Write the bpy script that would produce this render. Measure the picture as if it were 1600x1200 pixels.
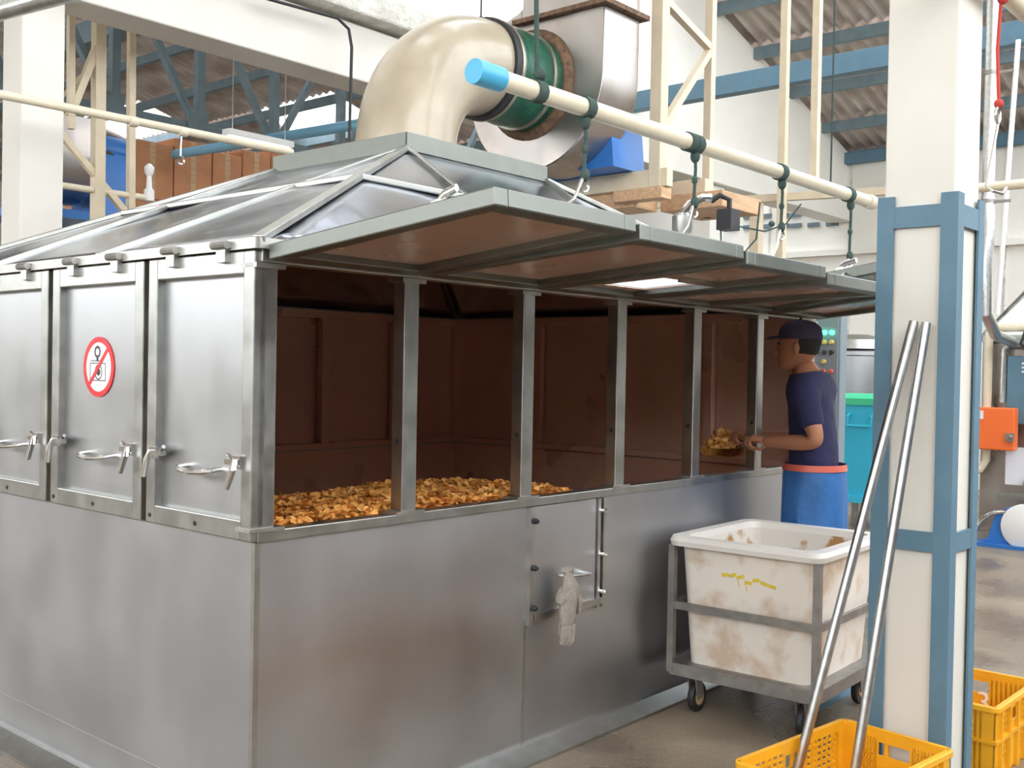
import bpy, bmesh, math, random
from mathutils import Vector, Matrix
random.seed(7)
PI = math.pi
def rad(a): return math.radians(a)
for o in list(bpy.data.objects): bpy.data.objects.remove(o)
scene = bpy.context.scene
COL = scene.collection

# ------------------------------------------------------------------ camera
YAW, PITCH, ROLL = .7108, .0135, .0187
F = Vector((math.cos(YAW)*math.cos(PITCH), math.sin(YAW)*math.cos(PITCH), -math.sin(PITCH)))
R0 = Vector((math.sin(YAW), -math.cos(YAW), 0)); U0 = R0.cross(F)
RT = R0*math.cos(ROLL) + U0*math.sin(ROLL); UP = -R0*math.sin(ROLL) + U0*math.cos(ROLL)
cd = bpy.data.cameras.new('camera'); cam = bpy.data.objects.new('camera', cd); COL.objects.link(cam)
M4 = Matrix((RT, UP, -F)).transposed().to_4x4(); M4.translation = Vector((-1.7775, -2.4605, 1.4047))
cam.matrix_world = M4
cd.sensor_width = 36; cd.lens = 1663.62*36/1600; cd.clip_start = .05; cd.clip_end = 200
scene.camera = cam

# ------------------------------------------------------------------ world, light, exposure
w = bpy.data.worlds.new('overcast'); scene.world = w; w.use_nodes = True
bg = w.node_tree.nodes['Background']; bg.inputs[0].default_value = (.95, .98, 1, 1); bg.inputs[1].default_value = 4.0
vs = scene.view_settings
vs.view_transform = 'Standard'; vs.look = 'None'; vs.gamma = 1; vs.use_curve_mapping = False; vs.exposure = .72

# ------------------------------------------------------------------ materials
def nodes(name):
    m = bpy.data.materials.new(name); m.use_nodes = True
    nt = m.node_tree; return m, nt, nt.nodes['Principled BSDF']
def mat(name, col, rough=.5, metal=0, var=0, vscale=6, col2=None, bump=0, bscale=40, stretch=(1, 1, 1), rvar=0, emit=0, coat=0, spec=None, detail=4, lo=.35, hi=.65):
    m, nt, b = nodes(name)
    b.inputs['Base Color'].default_value = (*col, 1); b.inputs['Roughness'].default_value = rough; b.inputs['Metallic'].default_value = metal
    if coat: b.inputs['Coat Weight'].default_value = coat
    if spec is not None: b.inputs['Specular IOR Level'].default_value = spec
    if emit:
        b.inputs['Emission Color'].default_value = (*col, 1); b.inputs['Emission Strength'].default_value = emit
    tc = nt.nodes.new('ShaderNodeTexCoord'); mp = nt.nodes.new('ShaderNodeMapping'); mp.inputs['Scale'].default_value = stretch
    nt.links.new(tc.outputs['Object'], mp.inputs[0])
    if var or col2 or rvar:
        n = nt.nodes.new('ShaderNodeTexNoise'); n.inputs['Scale'].default_value = vscale; n.inputs['Detail'].default_value = detail
        nt.links.new(mp.outputs[0], n.inputs[0])
        r = nt.nodes.new('ShaderNodeValToRGB'); r.color_ramp.elements[0].position = lo; r.color_ramp.elements[1].position = hi
        c2 = col2 or tuple(max(0, c*(1-var)) for c in col)
        r.color_ramp.elements[0].color = (*c2, 1); r.color_ramp.elements[1].color = (*col, 1)
        nt.links.new(n.outputs[0], r.inputs[0])
        if var or col2: nt.links.new(r.outputs[0], b.inputs['Base Color'])
        if rvar:
            mr = nt.nodes.new('ShaderNodeMapRange'); mr.inputs['From Min'].default_value = .3; mr.inputs['From Max'].default_value = .7
            mr.inputs['To Min'].default_value = rough-rvar; mr.inputs['To Max'].default_value = rough+rvar
            nt.links.new(n.outputs[0], mr.inputs[0]); nt.links.new(mr.outputs[0], b.inputs['Roughness'])
    if bump:
        n2 = nt.nodes.new('ShaderNodeTexNoise'); n2.inputs['Scale'].default_value = bscale; n2.inputs['Detail'].default_value = 3
        nt.links.new(mp.outputs[0], n2.inputs[0])
        bp = nt.nodes.new('ShaderNodeBump'); bp.inputs['Strength'].default_value = 1; bp.inputs['Distance'].default_value = bump
        nt.links.new(n2.outputs[0], bp.inputs['Height']); nt.links.new(bp.outputs[0], b.inputs['Normal'])
    return m
STEEL = mat('stainless_panel', (.525, .53, .55), .43, 1, var=.12, vscale=3, rvar=.06, bump=.0025, bscale=2.2)
STEELV = mat('stainless_door_sheet', (.53, .54, .55), .40, 1, var=.10, vscale=5, rvar=.06, bump=.002, bscale=3, stretch=(1, 4, .6))
FRAME = mat('stainless_frame', (.48, .485, .46), .36, 1, var=.18, vscale=14, rvar=.06)
EDGE = mat('weathered_flap_frame', (.24, .252, .23), .46, 1, var=.15, vscale=10, rvar=.05)
FRAMEG = mat('weathered_frame', (.54, .53, .50), .42, 1, var=.2, vscale=12, rvar=.08)
HOOD = mat('crinkled_hood_sheet', (.54, .57, .64), .22, 1, var=.12, vscale=4, rvar=.05, bump=.006, bscale=2.6)  # blue of the sky's reflection is put into this colour
INNER = mat('greasy_chip_glow_sheet', (.78, .51, .41), .33, .3, var=.12, detail=2, vscale=3, rvar=.08, lo=.15, hi=.85)  # brown tint: grease film plus warm reflection of the chips put into the colour
UNDER = mat('greasy_chip_glow_underside', (.78, .54, .43), .25, .45, var=.08, detail=2, vscale=3, rvar=.06, lo=.15, hi=.85)  # grease brown with the chips' orange reflection mixed into the base colour
CHROME = mat('polished_chrome', (.8, .8, .8), .13, 1)
GALV = mat('galvanised_pipe', (.62, .63, .62), .3, 1, var=.2, vscale=30)
RUST = mat('rusty_flange', (.22, .13, .08), .75, .3, var=.5, vscale=30)
FANM = mat('dusty_blower_sheet', (.46, .435, .42), .33, .95, var=.25, vscale=4, rvar=.1, col2=(.40, .355, .325))
FRP = mat('cream_fibreglass', (.44, .375, .275), .3, 0, var=.14, vscale=6, coat=.25, bump=.004, bscale=3)
GREEN = mat('green_flex_sleeve', (.012, .11, .065), .35, 0, var=.5, vscale=9, bump=.01, bscale=14)
BLACKR = mat('black_rubber', (.02, .02, .022), .55)
BAND = mat('clamp_band', (.35, .33, .27), .4, .8)
BLUEM = mat('blue_machine_paint', (.03, .17, .52), .35, 0, var=.15, vscale=10)
SKYBLUE = mat('light_blue_paint', (.18, .42, .58), .4)
STEELBLUE = mat('grey_blue_paint', (.10, .20, .275), .5, 0, var=.12, vscale=8)
TRUSSB = mat('grey_truss_paint', (.17, .235, .27), .5, 0, var=.2, vscale=8)
CREAM = mat('cream_column_paint', (.72, .695, .63), .55, 0, var=.05, vscale=3)
WALLW = mat('white_wall_paint', (.86, .83, .76), .7, 0, var=.06, vscale=1.5, bump=.002, bscale=20)
ROUGHW = mat('rough_plaster', (.72, .70, .63), .9, 0, var=.25, vscale=9, bump=.02, bscale=25)
BEIGE = mat('beige_steel_paint', (.66, .56, .40), .5, 0, var=.1, vscale=10)
PVC = mat('cream_pvc', (.74, .66, .50), .35, 0, var=.08, vscale=12)
PVCB = mat('blue_pvc_cap', (.07, .42, .68), .4)
ROPE = mat('green_rope', (.05, .085, .075), .9, bump=.003, bscale=200)
REDROPE = mat('red_cord', (.5, .05, .04), .8)
WIRE = mat('steel_wire', (.55, .54, .50), .3, 1)
WHITEP = mat('white_tub_plastic', (.80, .74, .66), .4, 0, col2=(.62, .48, .36), vscale=6, lo=.36, hi=.50, detail=6)
TUBIN = mat('stained_tub_inside', (.74, .70, .64), .4, 0, col2=(.42, .22, .08), vscale=7, lo=.38, hi=.46, detail=6)
GREYM = mat('grey_trolley_steel', (.33, .31, .29), .45, .7, var=.25, vscale=20)
YELLOW = mat('yellow_crate_plastic', (.86, .42, .015), .42, 0, var=.12, vscale=9)
WHITE = mat('white_print', (.85, .85, .85), .5)
RED = mat('red_print', (.75, .03, .04), .4)
INK = mat('dark_print', (.03, .03, .04), .5)
YPRINT = mat('yellow_paint_mark', (.75, .55, .05), .6)
CARD = mat('brown_cardboard', (.56, .25, .12), .8, 0, var=.15, vscale=5)
WOOD = mat('pale_timber', (.62, .39, .22), .65, 0, var=.25, vscale=6, stretch=(1, 8, 8))
GLOVE = mat('grey_knit_glove', (.34, .305, .26), .95, 0, var=.25, vscale=30, bump=.004, bscale=120)
CHIP = mat('fried_chip', (.88, .46, .13), .5, 0, col2=(.62, .25, .05), vscale=18)
CHIP2 = mat('golden_chip', (.92, .56, .18), .45, 0, col2=(.6, .24, .04), vscale=20)
BED = mat('chip_bed', (.42, .16, .03), .6, 0, var=.4, vscale=30, bump=.02, bscale=40)
BINB = mat('turquoise_bin_plastic', (.03, .42, .60), .35)
BING = mat('green_lid_plastic', (.06, .55, .28), .35)
CABG = mat('grey_cabinet_paint', (.20, .25, .28), .45)
LEDG = mat('green_led', (.05, .9, .45), .4, emit=4)
AMBER = mat('yellow_button', (.7, .55, .15), .4)
REDB = mat('red_button', (.6, .12, .08), .4)
ORANGE = mat('orange_box_paint', (.85, .16, .03), .4)
PAPER = mat('white_paper', (.78, .8, .85), .7)
NAVY = mat('navy_cotton', (.025, .025, .085), .9, 0, var=.25, vscale=8, bump=.01, bscale=14)
CAPM = mat('dusty_navy_cap', (.05, .045, .085), .9)
APRON = mat('blue_apron_vinyl', (.03, .15, .42), .5, 0, var=.25, vscale=6, bump=.012, bscale=9)
SKIN = mat('skin', (.40, .17, .09), .55)
HAIR = mat('black_hair', (.012, .01, .01), .7)
LAMPW = mat('white_lamp_housing', (.8, .8, .78), .4)
TUBE = mat('lit_tube', (1, 1, 1), .4, emit=6)

def roof_mat():
    m, nt, b = nodes('weathered_fibre_cement')
    b.inputs['Roughness'].default_value = .9
    tc = nt.nodes.new('ShaderNodeTexCoord'); n = nt.nodes.new('ShaderNodeTexNoise'); n.inputs['Scale'].default_value = 3; n.inputs['Detail'].default_value = 6
    nt.links.new(tc.outputs['Object'], n.inputs[0])
    r = nt.nodes.new('ShaderNodeValToRGB')
    r.color_ramp.elements[0].color = (.38, .31, .27, 1); r.color_ramp.elements[1].color = (.62, .56, .51, 1)
    r.color_ramp.elements[0].position = .3; r.color_ramp.elements[1].position = .7
    nt.links.new(n.outputs[0], r.inputs[0]); nt.links.new(r.outputs[0], b.inputs['Base Color'])
    return m
ROOF = roof_mat()
def skylight_mat():
    m, nt, b = nodes('translucent_skylight')
    nt.nodes.remove(b); out = nt.nodes['Material Output']
    a = nt.nodes.new('ShaderNodeBsdfTranslucent'); a.inputs[0].default_value = (.95, .97, 1, 1)
    t = nt.nodes.new('ShaderNodeBsdfTransparent'); t.inputs[0].default_value = (.95, .97, 1, 1)
    x = nt.nodes.new('ShaderNodeMixShader'); x.inputs[0].default_value = .5
    nt.links.new(a.outputs[0], x.inputs[1]); nt.links.new(t.outputs[0], x.inputs[2]); nt.links.new(x.outputs[0], out.inputs[0])
    return m
SKYL = skylight_mat()
def floor_mat():
    m, nt, b = nodes('wet_concrete')
    tc = nt.nodes.new('ShaderNodeTexCoord')
    n = nt.nodes.new('ShaderNodeTexNoise'); n.inputs['Scale'].default_value = 1.6; n.inputs['Detail'].default_value = 8
    n3 = nt.nodes.new('ShaderNodeTexNoise'); n3.inputs['Scale'].default_value = 60; n3.inputs['Detail'].default_value = 4
    nt.links.new(tc.outputs['Object'], n.inputs[0]); nt.links.new(tc.outputs['Object'], n3.inputs[0])
    r = nt.nodes.new('ShaderNodeValToRGB')
    r.color_ramp.elements[0].color = (.135, .10, .07, 1); r.color_ramp.elements[1].color = (.34, .275, .20, 1)
    r.color_ramp.elements[0].position = .3; r.color_ramp.elements[1].position = .7
    nt.links.new(n.outputs[0], r.inputs[0])
    mx = nt.nodes.new('ShaderNodeMixRGB'); mx.blend_type = 'MULTIPLY'; mx.inputs[0].default_value = .35
    nt.links.new(r.outputs[0], mx.inputs[1]); nt.links.new(n3.outputs[0], mx.inputs[2]); nt.links.new(mx.outputs[0], b.inputs['Base Color'])
    mr = nt.nodes.new('ShaderNodeMapRange'); mr.inputs['From Min'].default_value = .35; mr.inputs['From Max'].default_value = .65
    mr.inputs['To Min'].default_value = .16; mr.inputs['To Max'].default_value = .5
    nt.links.new(n.outputs[0], mr.inputs[0]); nt.links.new(mr.outputs[0], b.inputs['Roughness'])
    bp = nt.nodes.new('ShaderNodeBump'); bp.inputs['Distance'].default_value = .004
    nt.links.new(n3.outputs[0], bp.inputs['Height']); nt.links.new(bp.outputs[0], b.inputs['Normal'])
    return m
FLOOR = floor_mat()

# ------------------------------------------------------------------ mesh helpers
def V(*a): return Vector(a)
def frame_of(d, up=None):
    d = d.normalized(); up = up or (V(0, 0, 1) if abs(d.z) < .9 else V(1, 0, 0))
    s = d.cross(up).normalized(); return s, s.cross(d).normalized()
class MB:
    def __init__(s): s.v = []; s.f = []
    def add(s, vs_, fs):
        n = len(s.v); s.v += [Vector(p) for p in vs_]; s.f += [tuple(i+n for i in f) for f in fs]; return s
    def box(s, x0, x1, y0, y1, z0, z1):
        x0, x1 = sorted((x0, x1)); y0, y1 = sorted((y0, y1)); z0, z1 = sorted((z0, z1))
        return s.add([(x0,y0,z0),(x1,y0,z0),(x1,y1,z0),(x0,y1,z0),(x0,y0,z1),(x1,y0,z1),(x1,y1,z1),(x0,y1,z1)],
              [(0,3,2,1),(4,5,6,7),(0,1,5,4),(1,2,6,5),(2,3,7,6),(3,0,4,7)])
    def bar(s, p, q, wd, ht, up=None):
        p, q = Vector(p), Vector(q); a, b = frame_of(q-p, up); a = a*wd/2; b = b*ht/2
        vs_ = [c+x*a+y*b for c in (p, q) for x, y in ((-1,-1),(1,-1),(1,1),(-1,1))]
        return s.add(vs_, [(0,1,2,3),(7,6,5,4),(0,4,5,1),(1,5,6,2),(2,6,7,3),(3,7,4,0)])
    def hexa(s, b, t):
        return s.add(list(b)+list(t), [(3,2,1,0),(4,5,6,7),(0,1,5,4),(1,2,6,5),(2,3,7,6),(3,0,4,7)])
    def tube(s, pts, r, n=10, caps=True, flat=1.0, up=None):
        pts = [Vector(p) for p in pts]; rs = r if isinstance(r, (list, tuple)) else [r]*len(pts)
        k = len(pts); rings = []; prev = None
        for i in range(k):
            d = (pts[min(i+1, k-1)]-pts[max(i-1, 0)])
            if d.length < 1e-9: d = V(0, 0, 1)
            d.normalize()
            if prev is None: a, b = frame_of(d, up)
            else:
                a = prev-d*prev.dot(d)
                if a.length < 1e-6: a, b = frame_of(d)
                a.normalize(); b = a.cross(d)*-1
                b = d.cross(a)*-1 if False else a.cross(d)*-1
            prev = a; b = d.cross(a)
            rings.append([pts[i]+a*math.cos(2*PI*j/n)*rs[i]+b*math.sin(2*PI*j/n)*rs[i]*flat for j in range(n)])
        return s.loft(rings, caps)
    def loft(s, rings, caps=True):
        n = len(rings[0]); vs_ = [p for r_ in rings for p in r_]; fs = []
        for i in range(len(rings)-1):
            for j in range(n):
                a, b = i*n+j, i*n+(j+1) % n; fs.append((a, b, b+n, a+n))
        if caps: fs.append(tuple(reversed(range(n)))); fs.append(tuple(range((len(rings)-1)*n, len(rings)*n)))
        return s.add(vs_, fs)
    def lathe(s, prof, c=(0, 0, 0), ax='Z', n=24, caps=True):
        c = Vector(c); rings = []
        for r_, h in prof:
            ring = []
            for j in range(n):
                u, v_ = r_*math.cos(2*PI*j/n), r_*math.sin(2*PI*j/n)
                ring.append(c+({'Z': V(u, v_, h), 'X': V(h, u, v_), 'Y': V(v_, h, u)}[ax]))
            rings.append(ring)
        return s.loft(rings, caps)
    def prism(s, pts, d):
        pts = [Vector(p) for p in pts]; d = Vector(d); n = len(pts)
        fs = [tuple(reversed(range(n))), tuple(range(n, 2*n))]+[(i, (i+1) % n, n+(i+1) % n, n+i) for i in range(n)]
        return s.add(pts+[p+d for p in pts], fs)
    def ball(s, c, r_, sc=(1, 1, 1), n=12, m=8):
        c = Vector(c); rings = []
        for i in range(m+1):
            t = PI*i/m; rr = max(math.sin(t), 1e-3)
            rings.append([c+V(r_*sc[0]*rr*math.cos(2*PI*j/n), r_*sc[1]*rr*math.sin(2*PI*j/n), -r_*sc[2]*math.cos(t)) for j in range(n)])
        return s.loft(rings)
    def holed(s, us, zs, holes, fn):
        # us, zs: sorted cut lines; holes: set of (i, j) cells left open; fn(u0,u1,z0,z1) adds a cell
        for i in range(len(us)-1):
            j = 0
            while j < len(zs)-1:
                if (i, j) in holes: j += 1; continue
                k = j
                while k+1 < len(zs)-1 and (i, k+1) not in holes: k += 1
                fn(us[i], us[i+1], zs[j], zs[k+1]); j = k+1
        return s
    def mesh(s, name):
        me = bpy.data.meshes.new(name); me.from_pydata([tuple(p) for p in s.v], [], s.f); me.update()
        bm = bmesh.new(); bm.from_mesh(me); bmesh.ops.recalc_face_normals(bm, faces=bm.faces); bm.to_mesh(me); bm.free()
        return me
    def build(s, name, m, parent=None, smooth=True, bevel=0, loc=None):
        me = s.mesh(name)
        if m: me.materials.append(m)
        if smooth:
            me.polygons.foreach_set('use_smooth', [True]*len(me.polygons)); me.set_sharp_from_angle(angle=rad(35))
        o = bpy.data.objects.new(name, me); COL.objects.link(o)
        if parent: o.parent = parent
        if loc: o.location = loc
        if bevel:
            b = o.modifiers.new('bevel', 'BEVEL'); b.width = bevel; b.segments = 2; b.limit_method = 'ANGLE'
        return o
def tag(o, label=None, cat=None, group=None, kind=None):
    if label: o['label'] = label
    if cat: o['category'] = cat
    if group: o['group'] = group
    if kind: o['kind'] = kind
    return o
def empty(name, loc=(0, 0, 0), rz=0, label=None, cat=None, group=None, kind=None):
    o = bpy.data.objects.new(name, None); COL.objects.link(o); o.location = loc; o.rotation_euler = (0, 0, rz); o.empty_display_size = .1
    return tag(o, label, cat, group, kind)
def inst(src, name, parent, loc=None, rot=None, mat4=None):
    c = src.copy(); c.name = name; COL.objects.link(c); c.parent = parent
    if loc is not None: c.location = loc
    if rot is not None: c.rotation_euler = rot
    return c
def arc(c, r_, a0, a1, n, ax1, ax2):
    c, ax1, ax2 = Vector(c), Vector(ax1), Vector(ax2)
    return [c+ax1*r_*math.cos(a0+(a1-a0)*i/n)+ax2*r_*math.sin(a0+(a1-a0)*i/n) for i in range(n+1)]
def text(name, body, size, m, mw, parent=None, ext=.001):
    cu = bpy.data.curves.new(name, 'FONT'); cu.body = body; cu.size = size; cu.extrude = ext; cu.align_x = 'CENTER'; cu.align_y = 'CENTER'
    t = bpy.data.objects.new(name, cu); COL.objects.link(t)
    bpy.context.view_layer.update()
    me = bpy.data.meshes.new_from_object(t.evaluated_get(bpy.context.evaluated_depsgraph_get()))
    bpy.data.objects.remove(t)
    me.materials.clear(); me.materials.append(m); me.transform(mw)
    o = bpy.data.objects.new(name, me); COL.objects.link(o)
    if parent: o.parent = parent
    return o
def basis(xa, ya, za, loc):
    mm = Matrix((Vector(xa), Vector(ya), Vector(za))).transposed().to_4x4(); mm.translation = Vector(loc); return mm

# ================================================================== the setting
tag(MB().box(-12, 12.6, -9, 22, -.12, 0).build('floor', FLOOR, smooth=False), kind='structure')
wf = MB().box(12.2, 12.4, -9, 22, 0, 4.45).build('wall_far', WALLW, smooth=False); tag(wf, kind='structure')
# ventilation slots of the far wall, raised surrounds with dark openings
for row in range(2):
    for k in range(7):
        y = 5.35-k*.27+(.08 if k > 3 else 0); z = 3.70-row*.15-k*.01
        MB().box(12.17, 12.2, y-.085, y+.085, z-.028, z+.028).build('vent_slot', TRUSSB, wf, smooth=False)
for y in (1.55, 2.55, 3.55, 4.75, 6.2, 8):
    MB().box(12.185, 12.2, y-.012, y+.012, 0, 4.3).build('panel_seam', ROUGHW, wf, smooth=False)
MB().box(12.1, 12.2, -9, 14, 3.05, 3.13).build('ledge', WALLW, wf, smooth=False)
tag(MB().box(-8, 12.4, 21.7, 21.9, 0, 9).build('wall_back', WALLW, smooth=False), kind='structure')
RZ = lambda x: 5.49-.28*(x-8.67)
wp = MB()
wp.prism([(-2.6, 3.6, 3.9), (12.2, 3.6, 3.9), (12.2, 3.6, RZ(12.2)-.06), (-2.6, 3.6, RZ(-2.6)-.06)], (0, .16, 0))
tag(wp.build('wall_partition', WALLW, smooth=False), kind='structure')
tb = MB().box(-2.6, 12.2, 3.52, 3.84, 3.5, 3.9).build('trim_1', CREAM, smooth=False, bevel=.01); tag(tb, kind='structure')
tg = MB().box(-2.6, 6.4, 3.38, 3.6, 3.93, 4.12).build('trim_2', ROUGHW, smooth=False, bevel=.02); tag(tg, kind='structure')
tag(MB().box(-10, 12.4, -7.2, -7.0, 0, 3.7).build('wall_front_unseen', mat('dark_unseen_wall', (.11, .105, .115), .9, 0, var=.2, vscale=1), smooth=False), kind='structure')  # added out of view; height and dark colour cut light reaching the front
tag(MB().box(-8.2, -8.0, -7, 22, 0, 2.9).build('wall_left_unseen', WALLW, smooth=False), kind='structure')  # added out of view to keep open sky out of the door reflections

# roof: corrugated sheets and purlins
ceil = empty('ceiling', (0, 0, 0), kind='structure')
PX = .935; SL = math.atan(.28)
def sheet_mesh():
    mb = MB(); n = 12*8; W = .16*12; L = PX/math.cos(SL)+.09; top = []; bot = []
    for t in (0, L):
        for i in range(n+1):
            y = i*W/n; z = .026*math.cos(2*PI*y/.16)
            mb.v.append(V(t, y, z))
    for i in range(n): mb.f.append((i, i+1, n+2+i, n+1+i))
    return mb
sheet = sheet_mesh().build('roof_sheet', ROOF, ceil); op_me = sheet.data; sk_me = op_me.copy(); sk_me.materials.clear(); sk_me.materials.append(SKYL)
rows = [12.31-PX*(k+1) for k in range(16)]
first = True
SKY_AT = {(3, 8), (4, 10)} | {(i, j) for i in (5, 6, 7, 8, 9, 11) for j in (0, 1, 3)} | {(i, j) for i in (0, 1, 2, 3, 4) for j in (0, 1, 2, 5)} | {(i, j) for i in (4, 6, 8) for j in (5, 6)}  # sheets in the looped sets are out of view, added to brighten the walls
for i, x in enumerate(rows):
    for j in range(14):
        o = sheet if first else inst(sheet, 'roof_sheet', ceil)
        first = False
        o.location = (x, -5.2+j*1.92, RZ(x)+.012); o.rotation_euler = (0, SL, 0)
        o.data = sk_me if (i, j) in SKY_AT else op_me; o.name = 'skylight_sheet' if (i, j) in SKY_AT else 'roof_sheet'
for i, x in enumerate(rows+[12.2]):
    if i < 12 or i == 16:
        z = RZ(x)-.10
        MB().box(x-.035, x+.035, -5.2, 21.7, z-.075, z+.055).build('purlin', TRUSSB, ceil, smooth=False)
MB().prism([(-2.65, -7.2, RZ(-2.65)+.03), (-6.5, -7.2, RZ(-2.65)-1.05), (-6.5, -7.2, RZ(-2.65)-1.0), (-2.65, -7.2, RZ(-2.65)+.08)], (0, 29, 0)).build('unseen_roof_slope', ROOF, ceil, smooth=False)  # out of view, added to shut off open sky above the left side
MB().prism([(-2.65, -7.2, RZ(-2.65)+.03), (12.4, -7.2, RZ(12.4)+.03), (12.4, -7.2, RZ(12.4)+.08), (-2.65, -7.2, RZ(-2.65)+.08)], (0, 2.02, 0)).build('unseen_roof_slope', ROOF, ceil, smooth=False)  # out of view, added to close the sky gap above the front
MB().box(-6.55, -6.5, -7.2, 21.8, 4.9, RZ(-2.65)-1.0).build('unseen_eave_blocker', ROOF, ceil, smooth=False)  # unseen board, added to narrow the left opening and cut its light
# blue tie beams running across
def tie(x, y0, y1, z0, z1, t, label, m=STEELBLUE):
    o = MB().box(x-t/2, x+t/2, y0, y1, z0, z1).build('tie_beam', m, smooth=False, bevel=.006)
    tag(o, label, 'beam', 'tie beams under the roof')
tie(7.0, -5, 3.6, 3.98, 4.16, .12, 'grey-blue steel tie beam crossing under the grey corrugated roof, upper one')
tie(12.12, -5, 4.36, 4.27, 4.42, .12, 'grey-blue beam at the foot of the roof on the far white wall')

# building columns
def col_cream(x, y, s, z1, label):
    o = MB().box(x, x+s, y, y+s, 0, z1).build('column', CREAM, smooth=False, bevel=.012)
    tag(o, label, 'column', 'cream columns of the partition line'); return o
col_cream(.97, 3.6, .25, 3.5, 'cream square column at the far left behind the hood')
col_cream(8.57, 3.6, .30, 3.5, 'cream column far behind the blower, under the white wall')

cr = empty('clad_column', (1.72, -1.31, 0), 0, 'white square column with blue angle-iron guards at the right', 'column')
S_ = .255
MB().box(.012, S_-.012, .012, S_-.012, 0, 4.9).build('shaft', CREAM, cr, smooth=False, bevel=.006)
GZ = 2.0
for cx, sx in ((0, 1), (S_, -1)):
    for cy, sy in ((0, 1), (S_, -1)):
        mb = MB(); mb.box(cx-sx*.004, cx+sx*.052, cy-sy*.004, cy+sy*.004, 0, GZ); mb.box(cx-sx*.004, cx+sx*.004, cy+sy*.004, cy+sy*.052, 0, GZ)
        mb.build('corner_angle', STEELBLUE, cr, smooth=False)
for z, h in ((1.93, .07), (.87, .065)):
    mb = MB()
    mb.box(-.003, .008, .04, S_-.04, z-h/2, z+h/2); mb.box(S_-.008, S_+.003, .04, S_-.04, z-h/2, z+h/2)
    mb.box(.04, S_-.04, -.003, .008, z-h/2, z+h/2); mb.box(.04, S_-.04, S_-.008, S_+.003, z-h/2, z+h/2)
    mb.build('cross_band', STEELBLUE, cr, smooth=False)

# ================================================================== roasting machine
L_, W_, B_ = 3.504, 2.6, .584
ZS, ZL, ZH = .93, 1.69, 1.745
mc = empty('roasting_machine', (0, 0, 0), 0, 'large stainless steel chip roaster with a hood and open flaps', 'machine')
# base panels
MB().box(0, 1.19, 0, .02, .03, ZS-.02).box(1.19, 1.63, 0, .02, .03, .51).box(1.63, L_, 0, .02, .03, ZS-.02).build('base_panel', STEEL, mc, smooth=False)
MB().box(0, .02, .02, W_, .03, ZS-.02).build('base_panel', STEEL, mc, smooth=False)
MB().box(L_-.02, L_, .02, W_, .03, ZS-.02).build('base_panel', STEEL, mc, smooth=False)
MB().box(.02, L_-.02, W_-.02, W_, .03, ZS-.02).build('base_panel', STEEL, mc, smooth=False)
MB().box(.0, .014, -.004, -.0, .03, ZS-.02).box(-.004, 0, -.004, .012, .03, ZS-.02).build('corner_strip', FRAME, mc, smooth=False)
MB().box(-.003, 0, .0, W_, .155, .16).build('panel_seam', FRAMEG, mc, smooth=False)
MB().box(1.165, 1.178, -.003, 0, .03, .5).build('panel_seam', FRAME, mc, smooth=False)
# skirt
MB().prism([(0, 0, .045), (0, -.018, .045), (0, -.085, .012), (0, -.085, 0), (0, 0, 0)], (L_, 0, 0)).build('skirt', FRAME, mc, smooth=False)
MB().prism([(0, -.085, .045), (-.018, -.085, .045), (-.085, -.085, .012), (-.085, -.085, 0), (0, -.085, 0)], (0, W_+.085, 0)).build('skirt', FRAME, mc, smooth=False)
# inner tub
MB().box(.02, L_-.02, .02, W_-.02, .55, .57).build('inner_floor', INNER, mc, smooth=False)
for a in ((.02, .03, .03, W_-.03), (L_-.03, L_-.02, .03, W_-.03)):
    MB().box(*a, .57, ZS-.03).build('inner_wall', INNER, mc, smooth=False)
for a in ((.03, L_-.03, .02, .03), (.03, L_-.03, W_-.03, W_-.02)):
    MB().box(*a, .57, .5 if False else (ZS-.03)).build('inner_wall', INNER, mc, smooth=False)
# sill and head rails
for nm, z0, z1, m in (('sill_rail', ZS-.02, ZS+.012, FRAME), ('head_rail', ZL, ZH-.01, FRAMEG)):
    MB().box(0, L_, -.012, .045, z0, z1).build(nm, m, mc, smooth=False, bevel=.003)
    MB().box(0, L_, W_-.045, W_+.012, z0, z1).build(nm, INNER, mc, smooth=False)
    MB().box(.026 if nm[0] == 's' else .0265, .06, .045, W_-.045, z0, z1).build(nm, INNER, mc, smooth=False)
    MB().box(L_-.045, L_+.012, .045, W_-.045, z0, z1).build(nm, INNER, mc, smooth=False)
# posts
def post(x0, x1, y0, y1, m=FRAME): MB().box(x0, x1, y0, y1, ZS+.012, ZL).build('post', m, mc, smooth=False, bevel=.004)
for i in range(7):
    x = i*B_
    a, b = (x-.032, x+.03) if 0 < i < 6 else ((.0, .06) if i == 0 else (L_-.06, L_))
    post(a, b, -.004, .05)
    MB().box(a-.03, b+.03, -.014, .055, ZS+.010, ZS+.02).build('post_foot', FRAMEG, mc, smooth=False)
    MB().lathe([(.009, 0), (.009, .012)], (x-.034 if i else .062, .02, ZS+.24), 'X', 10).build('bolt', BLACKR, mc)
    MB().box(a-.02, b+.02, -.014, .055, ZL-.016, ZL-.002).build('post_cap', FRAMEG, mc, smooth=False)
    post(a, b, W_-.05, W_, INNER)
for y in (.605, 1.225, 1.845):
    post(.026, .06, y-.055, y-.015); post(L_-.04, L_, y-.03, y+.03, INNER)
post(0, .05, W_-.06, W_)
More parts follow.
